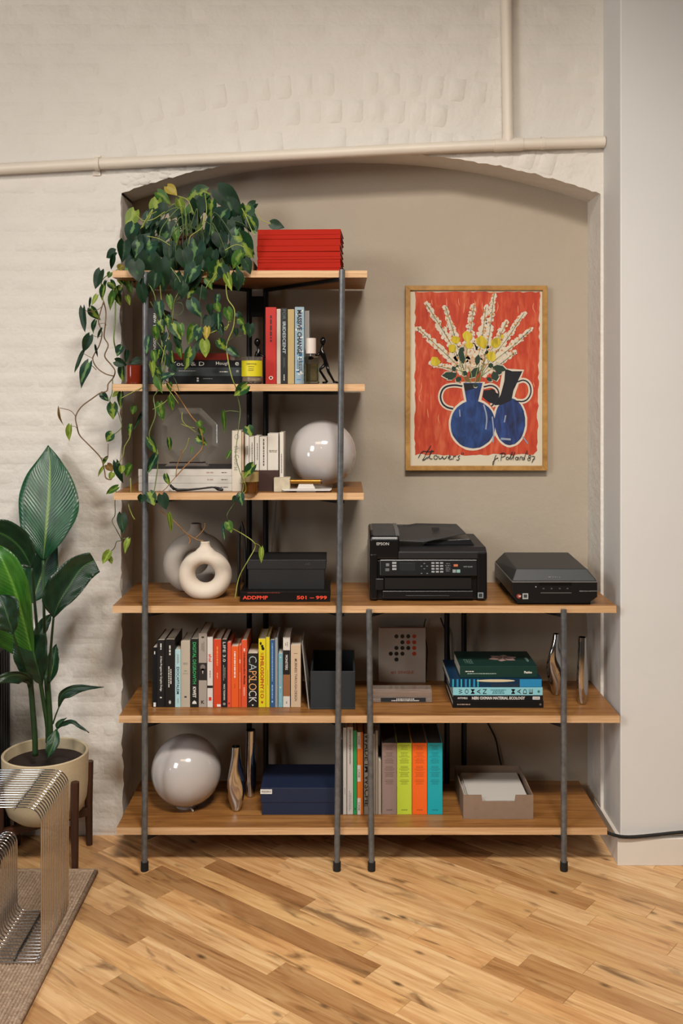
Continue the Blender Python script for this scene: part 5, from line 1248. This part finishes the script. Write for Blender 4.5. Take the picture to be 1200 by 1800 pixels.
for sgn in (1, -1):
    p, q = Vector((pc.x - .117, pc.y - .087*sgn, .118)), Vector((pc.x + .117, pc.y + .087*sgn, .118)); d = (q-p).normalized(); n = Vector((-d.y, d.x, 0))*.010
    up_ = Vector((0, 0, .014))
    if sgn < 0: p.z -= .0005; q.z -= .0005
    MB().add([p-n-up_, p+n-up_, q+n-up_, q-n-up_, p-n+up_, p+n+up_, q+n+up_, q-n+up_], [(3,2,1,0),(4,5,6,7),(0,1,5,4),(1,2,6,5),(2,3,7,6),(3,0,4,7)]).build('cross_bar', M_DARKWOOD, pot, bevel=.002)
so = MB(); so.cyl((pc.x, pc.y, .2705), rp-.0125, .048, 40)
so.build('soil', mat('#24140c', .95, name='soil', var=.3, scale=120, bump=.8, bscale=180), plant, smooth=40)

def big_leaf_mat(name, c0, c1, rib):
    m, nt, b = nodes_of(name); L = nt.links.new
    uv = nt.nodes.new('ShaderNodeUVMap'); sep = nt.nodes.new('ShaderNodeSeparateXYZ'); L(uv.outputs[0], sep.inputs[0])
    ab = nt.nodes.new('ShaderNodeMath'); ab.operation = 'SUBTRACT'; ab.inputs[1].default_value = .5; L(sep.outputs['X'], ab.inputs[0])
    a2 = nt.nodes.new('ShaderNodeMath'); a2.operation = 'ABSOLUTE'; L(ab.outputs[0], a2.inputs[0])
    cv = nt.nodes.new('ShaderNodeMath'); cv.operation = 'MULTIPLY_ADD'; cv.inputs[1].default_value = -.55; L(a2.outputs[0], cv.inputs[0]); L(sep.outputs['Y'], cv.inputs[2])
    mu = nt.nodes.new('ShaderNodeMath'); mu.operation = 'MULTIPLY'; mu.inputs[1].default_value = 190; L(cv.outputs[0], mu.inputs[0])
    sn = nt.nodes.new('ShaderNodeMath'); sn.operation = 'SINE'; L(mu.outputs[0], sn.inputs[0])
    ns = nt.nodes.new('ShaderNodeTexNoise'); ns.inputs['Scale'].default_value = 7; L(uv.outputs[0], ns.inputs['Vector'])
    mr = nt.nodes.new('ShaderNodeMapRange'); mr.inputs['From Min'].default_value = -1; mr.inputs['To Min'].default_value = -.04; mr.inputs['To Max'].default_value = .04; L(sn.outputs[0], mr.inputs['Value'])
    ad = nt.nodes.new('ShaderNodeMath'); ad.operation = 'ADD'; L(ns.outputs['Fac'], ad.inputs[0]); L(mr.outputs[0], ad.inputs[1])
    r = ramp(nt, [(.3, c0), (.7, c1)]); L(ad.outputs[0], r.inputs[0])
    rr_ = nt.nodes.new('ShaderNodeMapRange'); rr_.inputs['From Min'].default_value = .012; rr_.inputs['From Max'].default_value = .035; rr_.inputs['To Min'].default_value = 1; rr_.inputs['To Max'].default_value = 0; L(a2.outputs[0], rr_.inputs['Value'])
    mx = nt.nodes.new('ShaderNodeMix'); mx.data_type = 'RGBA'; mx.inputs['B'].default_value = lin(rib); L(rr_.outputs[0], mx.inputs['Factor']); L(r.outputs[0], mx.inputs['A']); L(mx.outputs['Result'], b.inputs['Base Color'])
    bp = nt.nodes.new('ShaderNodeBump'); bp.inputs['Strength'].default_value = .16; bp.inputs['Distance'].default_value = .003; L(sn.outputs[0], bp.inputs['Height']); L(bp.outputs[0], b.inputs['Normal'])
    b.inputs['Roughness'].default_value = .34
    b.inputs['Transmission Weight'].default_value = 0
    return m
ML_D = big_leaf_mat('leaf_dark', '#14331f', '#1f4a2c', '#5d7d3c'); ML_M = big_leaf_mat('leaf_mid', '#173f2a', '#265a3b', '#6f8a45'); ML_L = big_leaf_mat('leaf_backlit', '#245718', '#3c7524', '#5f8f35'); ML_K = big_leaf_mat('leaf_shadowed', '#0f2718', '#17371f', '#33552c')  # brighter green paints light coming through the leaf; shadowed copy paints shade
def ipol(pts, t):
    n = len(pts)-1; f = min(max(t*n, 0), n-1e-6); i = int(f); f -= i
    p0, p1, p2, p3 = pts[max(i-1, 0)], pts[i], pts[i+1], pts[min(i+2, n)]
    return .5*((2*p1) + (p2-p0)*f + (2*p0-5*p1+4*p2-p3)*f*f + (3*p1-p0-3*p2+p3)*f**3)
def big_leaf(mid, wl, wr, m, cup=.25, wave=.004, seed=1, ns=26, side=None, tip_blunt=False):
    """mid: midrib from base to tip (px, py, D); wl / wr: half widths in metres left and right, at even steps"""
    M_ = [P(*p) for p in mid]; b = MB(); K = [-1, -.8, -.55, -.3, -.12, 0, .12, .3, .55, .8, 1]; nk = len(K); uv = []
    for i in range(ns+1):
        t = i/ns; c = ipol(M_, t); d = (ipol(M_, min(t+.02, 1)) - ipol(M_, max(t-.02, 0))).normalized()
        sd = Vector(side) if side else d.cross(Vector((0, -1, 0)))
        sd = (sd - d*sd.dot(d)); sd.normalize(); nr = sd.cross(d)
        if nr.y > 0: nr = -nr
        # sd points to the leaf's right when looking along it from the camera
        a_ = ipol([Vector((v, 0, 0)) for v in wl], t).x; c_ = ipol([Vector((v, 0, 0)) for v in wr], t).x
        a_, c_ = max(a_, .0005), max(c_, .0005)
        for k in K:
            w = a_ if k < 0 else c_
            off = abs(k)**1.5*w*cup + wave*math.sin((t*ns*.9) - abs(k)*5 + seed)*abs(k)
            b.v.append(c + sd*(k*w) + nr*off); uv.append(((k+1)/2, t))
    b.f = [(i*nk+j, i*nk+j+1, (i+1)*nk+j+1, (i+1)*nk+j) for i in range(ns) for j in range(nk-1)]; b.m = [0]*len(b.f)
    o = b.build('leaf', m, plant, smooth=True)
    ul = o.data.uv_layers.new(name='uv')
    for l in o.data.loops: ul.data[l.index].uv = uv[l.vertex_index]
    so_ = o.modifiers.new('thickness', 'SOLIDIFY'); so_.thickness = .0012; so_.offset = 0
    return o
def stem_(pts, r, m=None, name='stalk'):
    q = [P(*p) for p in pts]; n = 14; r0, r1 = r
    MB().tube([ipol(q, k/n) for k in range(n+1)], [r0 + (r1-r0)*k/n for k in range(n+1)], 10).build(name, m or mat('#2b4a24', .45, name='stalk_green', var=.15, scale=40), plant, smooth=True)
k3 = 3.3/F
big_leaf([(76, 985, 3.33), (81, 930, 3.35), (86, 870, 3.38), (88, 820, 3.41), (85, 783, 3.43)], [x*k3 for x in (1, 38, 50, 47, 26, 0)], [x*k3 for x in (2, 38, 58, 44, 20, 0)], ML_M, cup=.16, wave=.003, seed=2)
stem_([(76, 985, 3.33), (77, 1060, 3.33), (79, 1130, 3.33), (83, 1200, 3.33)], (.0045, .0055), mat('#3a6038', .4))
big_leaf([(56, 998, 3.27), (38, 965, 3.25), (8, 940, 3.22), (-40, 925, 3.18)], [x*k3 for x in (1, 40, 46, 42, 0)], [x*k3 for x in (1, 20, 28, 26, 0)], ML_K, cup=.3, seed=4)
stem_([(56, 998, 3.27), (61, 1060, 3.29), (67, 1130, 3.31), (70, 1200, 3.33)], (.004, .006), mat('#1c3018', .45))
big_leaf([(60, 1165, 3.22), (46, 1105, 3.16), (28, 1040, 3.12), (5, 985, 3.10), (-12, 958, 3.12)], [x*k3 for x in (1, 60, 72, 56, 30, 0)], [x*k3 for x in (1, 10, 20, 27, 18, 0)], ML_L, cup=.12, seed=5)
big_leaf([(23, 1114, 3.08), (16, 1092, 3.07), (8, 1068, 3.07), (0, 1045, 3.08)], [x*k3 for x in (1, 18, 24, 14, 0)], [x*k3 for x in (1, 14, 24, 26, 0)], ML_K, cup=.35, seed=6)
stem_([(23, 1114, 3.08), (33, 1145, 3.12), (44, 1180, 3.2), (52, 1210, 3.27)], (.0032, .005), mat('#1f3a1c', .45))
big_leaf([(57, 1060, 3.40), (68, 1025, 3.41), (82, 985, 3.42), (99, 945, 3.44)], [x*k3 for x in (1, 26, 33, 22, 0)], [x*k3 for x in (1, 24, 30, 18, 0)], ML_D, cup=.2, seed=7)
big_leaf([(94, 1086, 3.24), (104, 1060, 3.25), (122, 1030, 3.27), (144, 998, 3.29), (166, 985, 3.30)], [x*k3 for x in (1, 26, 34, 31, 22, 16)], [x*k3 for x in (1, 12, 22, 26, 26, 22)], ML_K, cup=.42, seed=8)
stem_([(94, 1086, 3.24), (91, 1120, 3.26), (88, 1160, 3.28), (86, 1200, 3.30)], (.0036, .005), mat('#1f3a1c', .45))
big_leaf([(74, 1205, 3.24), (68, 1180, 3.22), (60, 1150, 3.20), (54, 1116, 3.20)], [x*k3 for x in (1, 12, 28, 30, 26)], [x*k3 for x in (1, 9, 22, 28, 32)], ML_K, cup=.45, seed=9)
big_leaf([(86, 1202, 3.36), (93, 1172, 3.37), (96, 1150, 3.38), (99, 1132, 3.39)], [x*k3 for x in (1, 12, 12, 8, 0)], [x*k3 for x in (1, 10, 10, 6, 0)], ML_D, cup=.3, seed=10)
big_leaf([(62, 1138, 3.38), (72, 1112, 3.39), (82, 1092, 3.40), (92, 1078, 3.40)], [x*k3 for x in (1, 11, 12, 8, 0)], [x*k3 for x in (1, 8, 9, 6, 0)], ML_D, cup=.3, seed=11)
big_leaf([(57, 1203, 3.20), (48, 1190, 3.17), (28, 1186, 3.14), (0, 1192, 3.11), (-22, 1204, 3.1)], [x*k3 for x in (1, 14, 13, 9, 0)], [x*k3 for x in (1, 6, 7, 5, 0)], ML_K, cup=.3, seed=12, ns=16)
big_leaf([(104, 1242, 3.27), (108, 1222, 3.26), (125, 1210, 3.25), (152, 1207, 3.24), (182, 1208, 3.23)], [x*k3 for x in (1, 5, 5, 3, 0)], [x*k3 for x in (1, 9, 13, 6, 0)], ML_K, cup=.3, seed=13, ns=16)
stem_([(93, 1272, 3.29), (98, 1257, 3.28), (104, 1242, 3.27)], (.003, .002), mat('#1f3a1c', .45))
big_leaf([(101, 1280, 3.27), (112, 1271, 3.26), (125, 1268, 3.25), (140, 1276, 3.24), (156, 1288, 3.23)], [x*k3 for x in (1, 3, 3, 3, 0)], [x*k3 for x in (1, 5, 4, 3, 0)], ML_K, cup=.3, seed=14, ns=16)
big_leaf([(98, 1282, 3.27), (96, 1300, 3.25), (90, 1318, 3.24), (84, 1334, 3.24)], [x*k3 for x in (1, 9, 9, 5, 0)], [x*k3 for x in (1, 10, 12, 7, 0)], ML_D, cup=.3, seed=15, ns=16)
big_leaf([(100, 1282, 3.29), (104, 1272, 3.29), (110, 1266, 3.29), (117, 1262, 3.29)], [x*k3 for x in (1, 5, 4, 2, 0)], [x*k3 for x in (1, 5, 4, 2, 0)], ML_D, cup=.3, seed=16, ns=12)
stem_([(82, 1185, 3.33), (86, 1240, 3.34), (88, 1290, 3.34), (87, 1318, 3.34)], (.010, .0105), mat('#24401f', .45, var=.2, scale=50))
stem_([(53, 1190, 3.26), (57, 1240, 3.28), (61, 1290, 3.29), (62, 1328, 3.29)], (.0085, .0095), mat('#1f391c', .45, var=.2, scale=50))
stem_([(68, 1180, 3.31), (76, 1230, 3.33), (83, 1275, 3.34), (84, 1305, 3.34)], (.006, .008))
stem_([(92, 1310, 3.3), (97, 1292, 3.28), (101, 1280, 3.27)], (.0045, .0025))

# ---------------------------------------------------------------- trailing philodendron on the top shelf
ph = thing('trailing_pot_plant', (X(345, 3.42), .18, S[1]), 'trailing heart-leaved plant spilling from a dark terracotta pot on the top shelf', 'plant')
pot2 = ph
MB().lathe((X(345, 3.42), .18, S[1]+.0005), [(0, 0), (.062, 0), (.066, .004), (.082, .115), (.088, .117), (.088, .135), (.082, .136), (.079, .110), (0, .110)], 40).build('pot', mat('#4a2416', .7, name='dark_terracotta', var=.15, scale=50), pot2, smooth=40)
MB().cyl((X(345, 3.42), .18, S[1]+.1106), .077, .004, 32).build('soil', mat('#1c120c', .95), pot2)
def leaf_mat(name, base, base2, stripe, amt):
    m, nt, b = nodes_of(name); L = nt.links.new
    uv = nt.nodes.new('ShaderNodeUVMap'); sep = nt.nodes.new('ShaderNodeSeparateXYZ'); L(uv.outputs[0], sep.inputs[0])
    oi = nt.nodes.new('ShaderNodeObjectInfo')
    n = nt.nodes.new('ShaderNodeTexNoise'); n.noise_dimensions = '4D'; n.inputs['Scale'].default_value = 3.2; n.inputs['Detail'].default_value = 3
    mw = nt.nodes.new('ShaderNodeMath'); mw.operation = 'MULTIPLY'; mw.inputs[1].default_value = 40; L(oi.outputs['Random'], mw.inputs[0]); L(mw.outputs[0], n.inputs['W']); L(uv.outputs[0], n.inputs['Vector'])
    ab = nt.nodes.new('ShaderNodeMath'); ab.operation = 'SUBTRACT'; ab.inputs[1].default_value = .5; L(sep.outputs['X'], ab.inputs[0])
    a2 = nt.nodes.new('ShaderNodeMath'); a2.operation = 'ABSOLUTE'; L(ab.outputs[0], a2.inputs[0])
    th = nt.nodes.new('ShaderNodeMath'); th.operation = 'MULTIPLY_ADD'; th.inputs[1].default_value = .9; th.inputs[2].default_value = amt; L(n.outputs['Fac'], th.inputs[0])
    sb = nt.nodes.new('ShaderNodeMath'); sb.operation = 'SUBTRACT'; L(th.outputs[0], sb.inputs[0]); L(a2.outputs[0], sb.inputs[1])
    mr = nt.nodes.new('ShaderNodeMapRange'); mr.inputs['From Min'].default_value = -.03; mr.inputs['From Max'].default_value = .05; L(sb.outputs[0], mr.inputs['Value'])
    r = ramp(nt, [(.3, base), (.7, base2)]); L(n.outputs['Fac'], r.inputs[0])
    mx = nt.nodes.new('ShaderNodeMix'); mx.data_type = 'RGBA'; mx.inputs['B'].default_value = lin(stripe); L(mr.outputs[0], mx.inputs['Factor']); L(r.outputs[0], mx.inputs['A']); L(mx.outputs['Result'], b.inputs['Base Color'])
    b.inputs['Roughness'].default_value = .48; b.inputs['Specular IOR Level'].default_value = .28
    return m
LM = {'d': leaf_mat('philodendron_dark', '#102618', '#18361e', '#305429', -.50), 't': leaf_mat('philodendron_teal', '#163026', '#214133', '#587b48', -.36),
      's': leaf_mat('philodendron_striped', '#17361e', '#214823', '#728631', -.30), 'g': leaf_mat('philodendron_green', '#2c541c', '#3f6423', '#647c30', -.32),
      'l': leaf_mat('philodendron_lime', '#647b29', '#748933', '#879741', -.3), 'y': leaf_mat('philodendron_yellow', '#8f822b', '#9b8630', '#a49348', -.3), 'b': leaf_mat('philodendron_brown', '#614829', '#765930', '#806639', -.3)}
TT = [0, .07, .18, .32, .48, .64, .79, .91, 1]; WW = [.20, .40, .49, .50, .44, .34, .21, .09, .0]
def heart(mtype, var):
    r = random.Random(var); K = [-1, -.6, -.25, 0, .25, .6, 1]; vs_ = []; uv = []
    fold = [.10, .35, .6, .2][var % 4]; droop = [.10, .22, .05, .35][var % 4]
    for i, (t, w) in enumerate(zip(TT, WW)):
        for k in K:
            back = -.16*max(0, 1 - t/.12)*abs(k)**1.2*(1 if abs(k) > .2 else 0)
            y = t + back + (.03*math.sin(t*9)*0)
            curl = .03*math.sin(7*t + (2 if k > 0 else 0) + var)*abs(k)
            vs_.append((k*w, y, abs(k)*w*fold - droop*t*t + curl)); uv.append(((k*w)+.5, t))
    nk = len(K); fs = [(i*nk+j, i*nk+j+1, (i+1)*nk+j+1, (i+1)*nk+j) for i in range(len(TT)-1) for j in range(nk-1)]
    me = bpy.data.meshes.new('leaf'); me.from_pydata(vs_, [], fs); me.materials.append(LM[mtype])
    ul = me.uv_layers.new(name='uv')
    for l in me.loops: ul.data[l.index].uv = uv[l.vertex_index]
    me.polygons.foreach_set('use_smooth', [True]*len(fs)); me.update()
    return me
HM = {}
phw = world_loc(ph)
def put_leaf(bx_, by, tx, ty, w, ty_, D, lean=None):
    v = R.randrange(4); k = (ty_, v)
    if k not in HM: HM[k] = heart(ty_, v)
    lean = R.uniform(-.5, .3) if lean is None else lean
    p, q = P(bx_, by, D), P(tx, ty, D)
    q.y += lean * (q-p).length * .6
    d = q - p; L = d.length; d.normalize()
    tw = R.uniform(-.5, .5)
    side = d.cross(Vector((math.sin(tw)*.8, -1, .15)).normalized()); side.normalize(); nr = side.cross(d)
    W = w*D/F / max(.5, math.cos(tw))
    o = bpy.data.objects.new('leaf', HM[k]); sc.collection.objects.link(o); o.parent = ph
    o.matrix_local = Matrix.Translation(p - phw) @ Matrix((side, d, nr)).transposed().to_4x4() @ Matrix.Diagonal((W*1.06, L, L, 1))
    return o
def vine(pts, D, r=.0016, m='g', jit=.012):
    q = [P(x, y, (D if not callable(D) else D(x, y)) + R.uniform(-jit, jit)) for x, y in pts]
    n = max(4, 5*(len(q)-1))
    cols = {'g': '#5f7236', 'b': '#6d5434', 'o': '#8f6330', 'y': '#8b9440', 'k': '#3f5228'}
    MB().tube([ipol(q, k/n) for k in range(n+1)], r, 6).build('vine', mat(cols[m], .5, name='vine'), ph, smooth=True)
DL, DF_ = 3.33, 3.205
left = [(177,476,166.5,508,19,'d'),(203,443,184,452,17,'d'),(200,450,194,474,9,'d'),(186,494,181,509,6,'d'),(194,496,206,511,14,'s'),(184,503,179.5,529,11,'s'),(170,519,162,537,8,'l'),(159,524,157,543,4,'d'),(145.6,542,150,584,13,'d'),(159,542,174,563,15,'s'),(168,564,158,587,9,'t'),(179.5,578,169,596,5,'d'),(158,590,144,620,16,'d'),(159,599,145,619,9,'t'),(146,620,131,655,8,'d'),(156,638,140.5,679,18,'t'),(168,607,171.6,629,4,'d'),(214,609,205.5,627,15,'t'),(203,635,223,642,15,'d'),(215.6,643,214,672,13,'s'),(246,632,227,639,13,'d'),(223,617,221,639,8,'d'),(200,513,188,546,12,'g'),(205,513,210,538,13,'s'),(223,521,229,537,9,'l'),(220,482,231,508,18,'s'),(214,466,210,478,13,'y'),(240,476,236,500,12,'d'),(194,479,190,489,10,'g'),(211,488,215,502,12,'l'),(178,692,191,705,12,'t'),(209,688,197,698,9,'l'),(213,690,211,718,11,'s'),(198,710,199,737,19,'s'),(236,714,232,729,11,'g'),(230,747,225,767,10,'s'),(197,762,184,777,17,'s'),(104,718,106,753,4,'b'),(124,748,122,776,11,'l'),(189.5,804,179,819,7,'s'),(182,820,169,840,5,'l'),(188,817,198,829,12,'b'),(198,831,193,843,10,'l'),(204,813,214,852,14,'d'),(214,819,213,833,10,'l'),(230,817,221,840,14,'g'),(207,856,184,869,11,'g'),(214,904,218,938,17,'d'),(226,948,218,971,10,'l'),(193,970,181,991,14,'l'),(193,979,197,991,8,'l'),(248,728,237,755,5,'t'),(226,500,232,516,11,'g'),(212,505,199,522,12,'s')]
for a_ in left: put_leaf(*a_, DL + R.uniform(-.03, .03))
crown = [(294,328,312,342,15,'y'),(277,338,300,355,15,'g'),(277,352,271,386,20,'l'),(237,371,222,402,21,'l'),(314,351,321,379,13,'l'),(363,337,325,344,23,'s'),(383,333,425,366,30,'d'),(449,358,430,370,14,'d'),(476,393,500,398,15,'d'),(236,395,225,425,22,'t'),(264,425,218,477,38,'t'),(345,425,332,467,36,'t'),(395,370,382,395,25,'t'),(373,388,375,448,21,'t'),(420,415,445,452,30,'s'),(425,445,405,470,17,'g'),(298,390,290,422,24,'t'),(350,363,317,383,22,'g'),(352,345,362,372,27,'d'),(335,385,355,403,20,'g'),(309,401,310,428,12,'g'),(400,355,420,390,26,'d'),(408,390,428,412,24,'d'),(252,400,273,418,20,'d'),(372,353,368,388,16,'s'),(262,450,254,512,38,'d'),(283,458,287,512,28,'d'),(310,432,290,462,28,'d'),(385,463,372,495,26,'s'),(422,470,430,496,15,'s'),(398,484,408,510,12,'l'),(363,489,372,506,11,'g'),(415,480,420,510,17,'d'),(345,468,325,500,24,'t'),(278,365,300,372,20,'d'),(310,365,300,385,18,'d'),(325,380,318,400,20,'d'),(405,372,398,400,20,'d'),(430,375,455,400,20,'d'),(440,385,452,405,14,'s'),(240,415,232,450,22,'d'),(218,425,215,460,18,'d'),(385,410,392,440,24,'d'),(400,430,398,462,22,'d'),(357,410,352,440,22,'d'),(322,440,330,475,26,'d'),(300,455,296,490,26,'d'),(275,420,285,450,24,'d'),(268,395,262,420,18,'d'),(248,500,253,535,16,'d'),(310,480,305,510,20,'d'),(325,490,320,525,20,'d'),(344,500,330,523,14,'s'),(352,506,360,526,16,'d'),(238,460,245,495,24,'d'),(262,490,254,528,16,'t'),(275,480,270,510,22,'d'),(360,455,350,485,24,'d'),(375,440,365,470,22,'d'),(340,480,345,505,20,'d'),(390,470,400,492,18,'d'),(430,455,440,480,16,'d')]
for a_ in crown:
    a_ = (a_[0], a_[1], a_[2], a_[3] + 2, a_[4]*1.18, a_[5])
    by = a_[1]; D = 3.215 + R.uniform(0, .05) + max(0, (445-by))*.0018
    put_leaf(*a_, min(D, 3.43))
for k in range(34):     # inner foliage behind the front leaves
    x = R.uniform(240, 440); y = R.uniform(350, 455) + abs(x-345)*.12
    put_leaf(x, y, x+R.uniform(-14, 14), y+R.uniform(22, 36), R.uniform(18, 28), R.choice('ddddts'), R.uniform(3.27, 3.47))
front = [(279,531,283,560,18,'t'),(297,520,301,545,12,'g'),(321,500,322,526,18,'d'),(335,528,352,558,22,'t'),(368,536,370,554,12,'d'),(382,518,380,537,10,'t'),(380,534,386,550,13,'g'),(399,542,405,567,17,'g'),(368,555,378,585,26,'d'),(384,552,384,580,13,'t'),(340,573,331,606,17,'g'),(350,576,345,600,17,'t'),(364,576,362,598,13,'y'),(360,599,360,629,19,'l'),(303,569,319,597,19,'s'),(307,572,316,594,9,'y'),(317,570,321,590,12,'g'),(280,564,288,583,15,'s'),(272,575,275,600,12,'g'),(336,614,326,650,18,'s'),(316,606,319,632,11,'g'),(270,618,274,642,11,'g'),(266,638,270,664,9,'l'),(279,660,286,692,14,'g'),(302,618,304,644,8,'s'),(285,664,305,655,11,'t'),(415,578,416,592,9,'d'),(440,570,438,594,17,'d'),(428,572,430,589,12,'s'),(420,560,429,571,11,'g'),(384,598,398,617,17,'s'),(402,612,420,628,13,'t'),(434,678,411,696,20,'s'),(292,600,300,620,15,'d'),(310,592,316,612,13,'d'),(293,556,296,578,12,'s'),(262,592,256,622,13,'t'),(281,709,285,740,16,'g'),(298,698,303,722,11,'g'),(262,770,276,800,15,'s'),(274,801,259,833,14,'t'),(296,771,299,795,8,'s'),(349,741,353,753,11,'g'),(354,752,354,767,13,'g'),(346,770,364,782,15,'s'),(292,834,297,854,10,'s'),(262,866,272,888,20,'s'),(250,870,247,885,14,'d'),(285,870,292,896,21,'d'),(296,903,300,937,8,'l'),(393,725,396,762,8,'g'),(435,750,441,767,19,'s'),(406,793,397,808,6,'g'),(446,818,428,841,17,'s'),(422,868,424,888,15,'t'),(415,873,408,882,9,'d'),(400,918,407,936,15,'g'),(392,923,394,950,6,'t'),(459,963,459,991,9,'l'),(338,786,336,800,4,'g'),(286,610,283,634,12,'d'),(275,645,284,664,12,'s'),(296,672,300,690,9,'g'),(372,560,362,585,18,'d'),(388,570,392,592,14,'d'),(290,585,286,604,12,'d'),(352,600,344,618,14,'d'),(416,550,426,560,10,'d'),(291,625,297,648,12,'d'),(303,640,310,655,10,'d'),(280,615,276,632,9,'s')]
for a_ in front: put_leaf(*a_, DF_ + R.uniform(-.02, .012))
V = vine
V([(215,470),(197,479),(180,492),(178,512),(182,530)], DL, m='y'); V([(182,530),(176,550),(173,565),(178,580),(179,590),(174,608),(166,622),(163,632),(170,646),(185,657),(200,661)], DL, .002, 'b')
V([(182,530),(186,548),(185,570),(183,592),(190,607),(184,626),(196,642),(202,652),(199,664),(190,675),(188,687),(176,691),(160,702),(143,715),(133,732),(135,748),(140,765),(155,781),(175,802),(181,815),(184,830),(186,840),(194,843),(198,838)], DL, .0022, 'b')
V([(203,530),(202,565),(200,595),(203,612),(208,620)], DL, .0024, 'g'); V([(198,664),(197,690),(193,705),(205,720),(211,737),(213,752),(200,764)], DL, .0016, 'g')
V([(133,732),(124,722),(105,717)], DL, .0013, 'b'); V([(137,755),(132,750),(125,749)], DL, .001, 'b'); V([(213,700),(232,690),(246,683),(262,676)], DL-.09, .0014, 'y')
V([(231,745),(228,768),(219,785),(216,802),(207,815)], DL, .0015, 'y'); V([(190,780),(189.5,804)], DL, .0014, 'b'); V([(175,804),(183,806),(190,804)], DL, .0012, 'b')
V([(204,862),(202,882),(202,905),(197,916),(205,932),(213,949),(205,952),(201,963),(194,970)], DL, .0014, 'k'); V([(213,949),(220,946),(226,948)], DL, .0011, 'g')
V([(229,840),(230,860),(229,880),(226,888),(232,905),(237,913)], DL-.05, .0017, 'y'); V([(172,570),(183,568),(187,572)], DL, .001, 'b'); V([(160,588),(170,592),(180,590)], DL, .001, 'b'); V([(146,621),(155,626),(163,630)], DL, .001, 'b'); V([(158,640),(164,645),(169,650)], DL, .0013, 'b'); V([(150,545),(157,548),(174,543),(184,532)], DL, .001, 'b')
V([(300,470),(318,500),(306,530),(303,560),(297,590),(290,620),(283,640),(288,665)], DF_, .0018, 'g'); V([(262,500),(272,520),(277,560),(283,600),(290,640),(285,670),(275,690),(270,700),(273,730),(262,765),(276,790),(277,820),(273,850),(270,868)], DF_, .0018, 'g')
V([(288,665),(300,680),(312,695),(322,710),(335,730),(347,745),(355,765),(356,785),(345,800),(325,820),(309,838)], DF_, .0019, 'o'); V([(309,838),(300,848),(290,860),(278,868)], DF_, .0013, 'o'); V([(309,836),(312,815),(319,800),(318,790)], DF_, .0015, 'o'); V([(319,798),(328,785),(332,770)], DF_, .0012, 'y'); V([(318,745),(330,750),(342,752)], DF_, .0011, 'y'); V([(320,725),(322,742),(345,760)], DF_, .0011, 'y')
V([(280,897),(292,905),(305,915),(325,935),(335,942),(345,948),(358,951)], 3.24, .0016, 'o', .004); V([(343,946),(352,938),(359,928),(360,920)], 3.24, .0014, 'o', .004); V([(330,940),(334,950),(332,956)], 3.24, .0022, 'o', .004)
V([(397,500),(400,525),(412,545),(410,575),(402,595),(398,610),(402,640),(408,665),(415,682)], DF_, .002, 'y'); V([(417,695),(422,720),(420,745),(417,770),(414,800),(420,825),(428,850),(425,866)], DF_, .0014, 'g'); V([(420,724),(405,722),(393,724)], DF_, .001, 'g')
V([(422,850),(430,848),(432,862),(425,868)], DF_, .0012, 'y'); V([(420,872),(408,890),(399,905),(402,918)], DF_, .0016, 'k'); V([(406,928),(425,938),(445,952),(448,963),(436,985),(420,1015),(413,1052)], DF_, .0016, 'y'); V([(447,955),(455,958),(460,966)], DF_, .001, 'y')
V([(355,500),(350,540),(354,565),(346,600),(338,614)], DF_, .0014, 'k'); V([(330,480),(318,520),(300,535),(318,532),(322,545),(312,555),(302,545)], DF_, .0013, 'k'); V([(382,560),(395,580),(402,570)], DF_, .002, 'y'); V([(360,590),(378,582),(398,575),(402,565)], DF_, .0018, 'y')
V([(264,530),(272,545),(276,560)], DF_, .002, 'k'); V([(281,500),(284,530),(290,560),(296,585)], DF_, .0013, 'y'); V([(262,640),(268,655),(278,668),(288,676),(300,690),(314,710)], DF_, .0014, 'y'); V([(295,650),(308,668),(315,690)], DF_, .0012, 'k'); V([(300,690),(292,705),(268,720)], DF_, .0011, 'y')
V([(275,600),(290,625),(284,655),(272,640)], DF_, .0015, 'g'); V([(300,590),(290,610),(284,640)], DF_, .0015, 'y'); V([(408,560),(425,575),(437,580)], DF_, .0011, 'k'); V([(400,600),(412,592),(425,590)], DF_, .0009, 'k')
for k in range(30):     # arching stems of the crown
    x, y = R.uniform(270, 415), R.uniform(395, 430); a_ = R.uniform(-1, 1); D0 = R.uniform(3.24, 3.42)
    V([(345+(x-345)*.4, 415), ((x+345)/2, y-R.uniform(10, 45)), (x+a_*25, y+R.uniform(-20, 20)), (x+a_*42, y+R.uniform(10, 50))], D0, .0016, R.choice('gkyk'))
for p in ([(250,400),(262,380),(275,372)], [(240,378),(252,388),(270,385),(290,372)], [(247,402),(268,368),(262,385)], [(313,345),(330,352),(340,375)], [(360,340),(363,370),(355,395)], [(425,366),(432,380),(440,400),(448,415)], [(450,368),(458,385),(476,394)], [(360,380),(355,400),(335,415),(332,430)], [(258,415),(280,420),(300,432)], [(365,480),(345,470),(330,462),(320,450)], [(378,445),(385,470),(365,500),(356,520)], [(335,480),(325,490),(305,500)], [(395,440),(415,430),(430,435)]): V(p, 3.24, .0015, 'y')
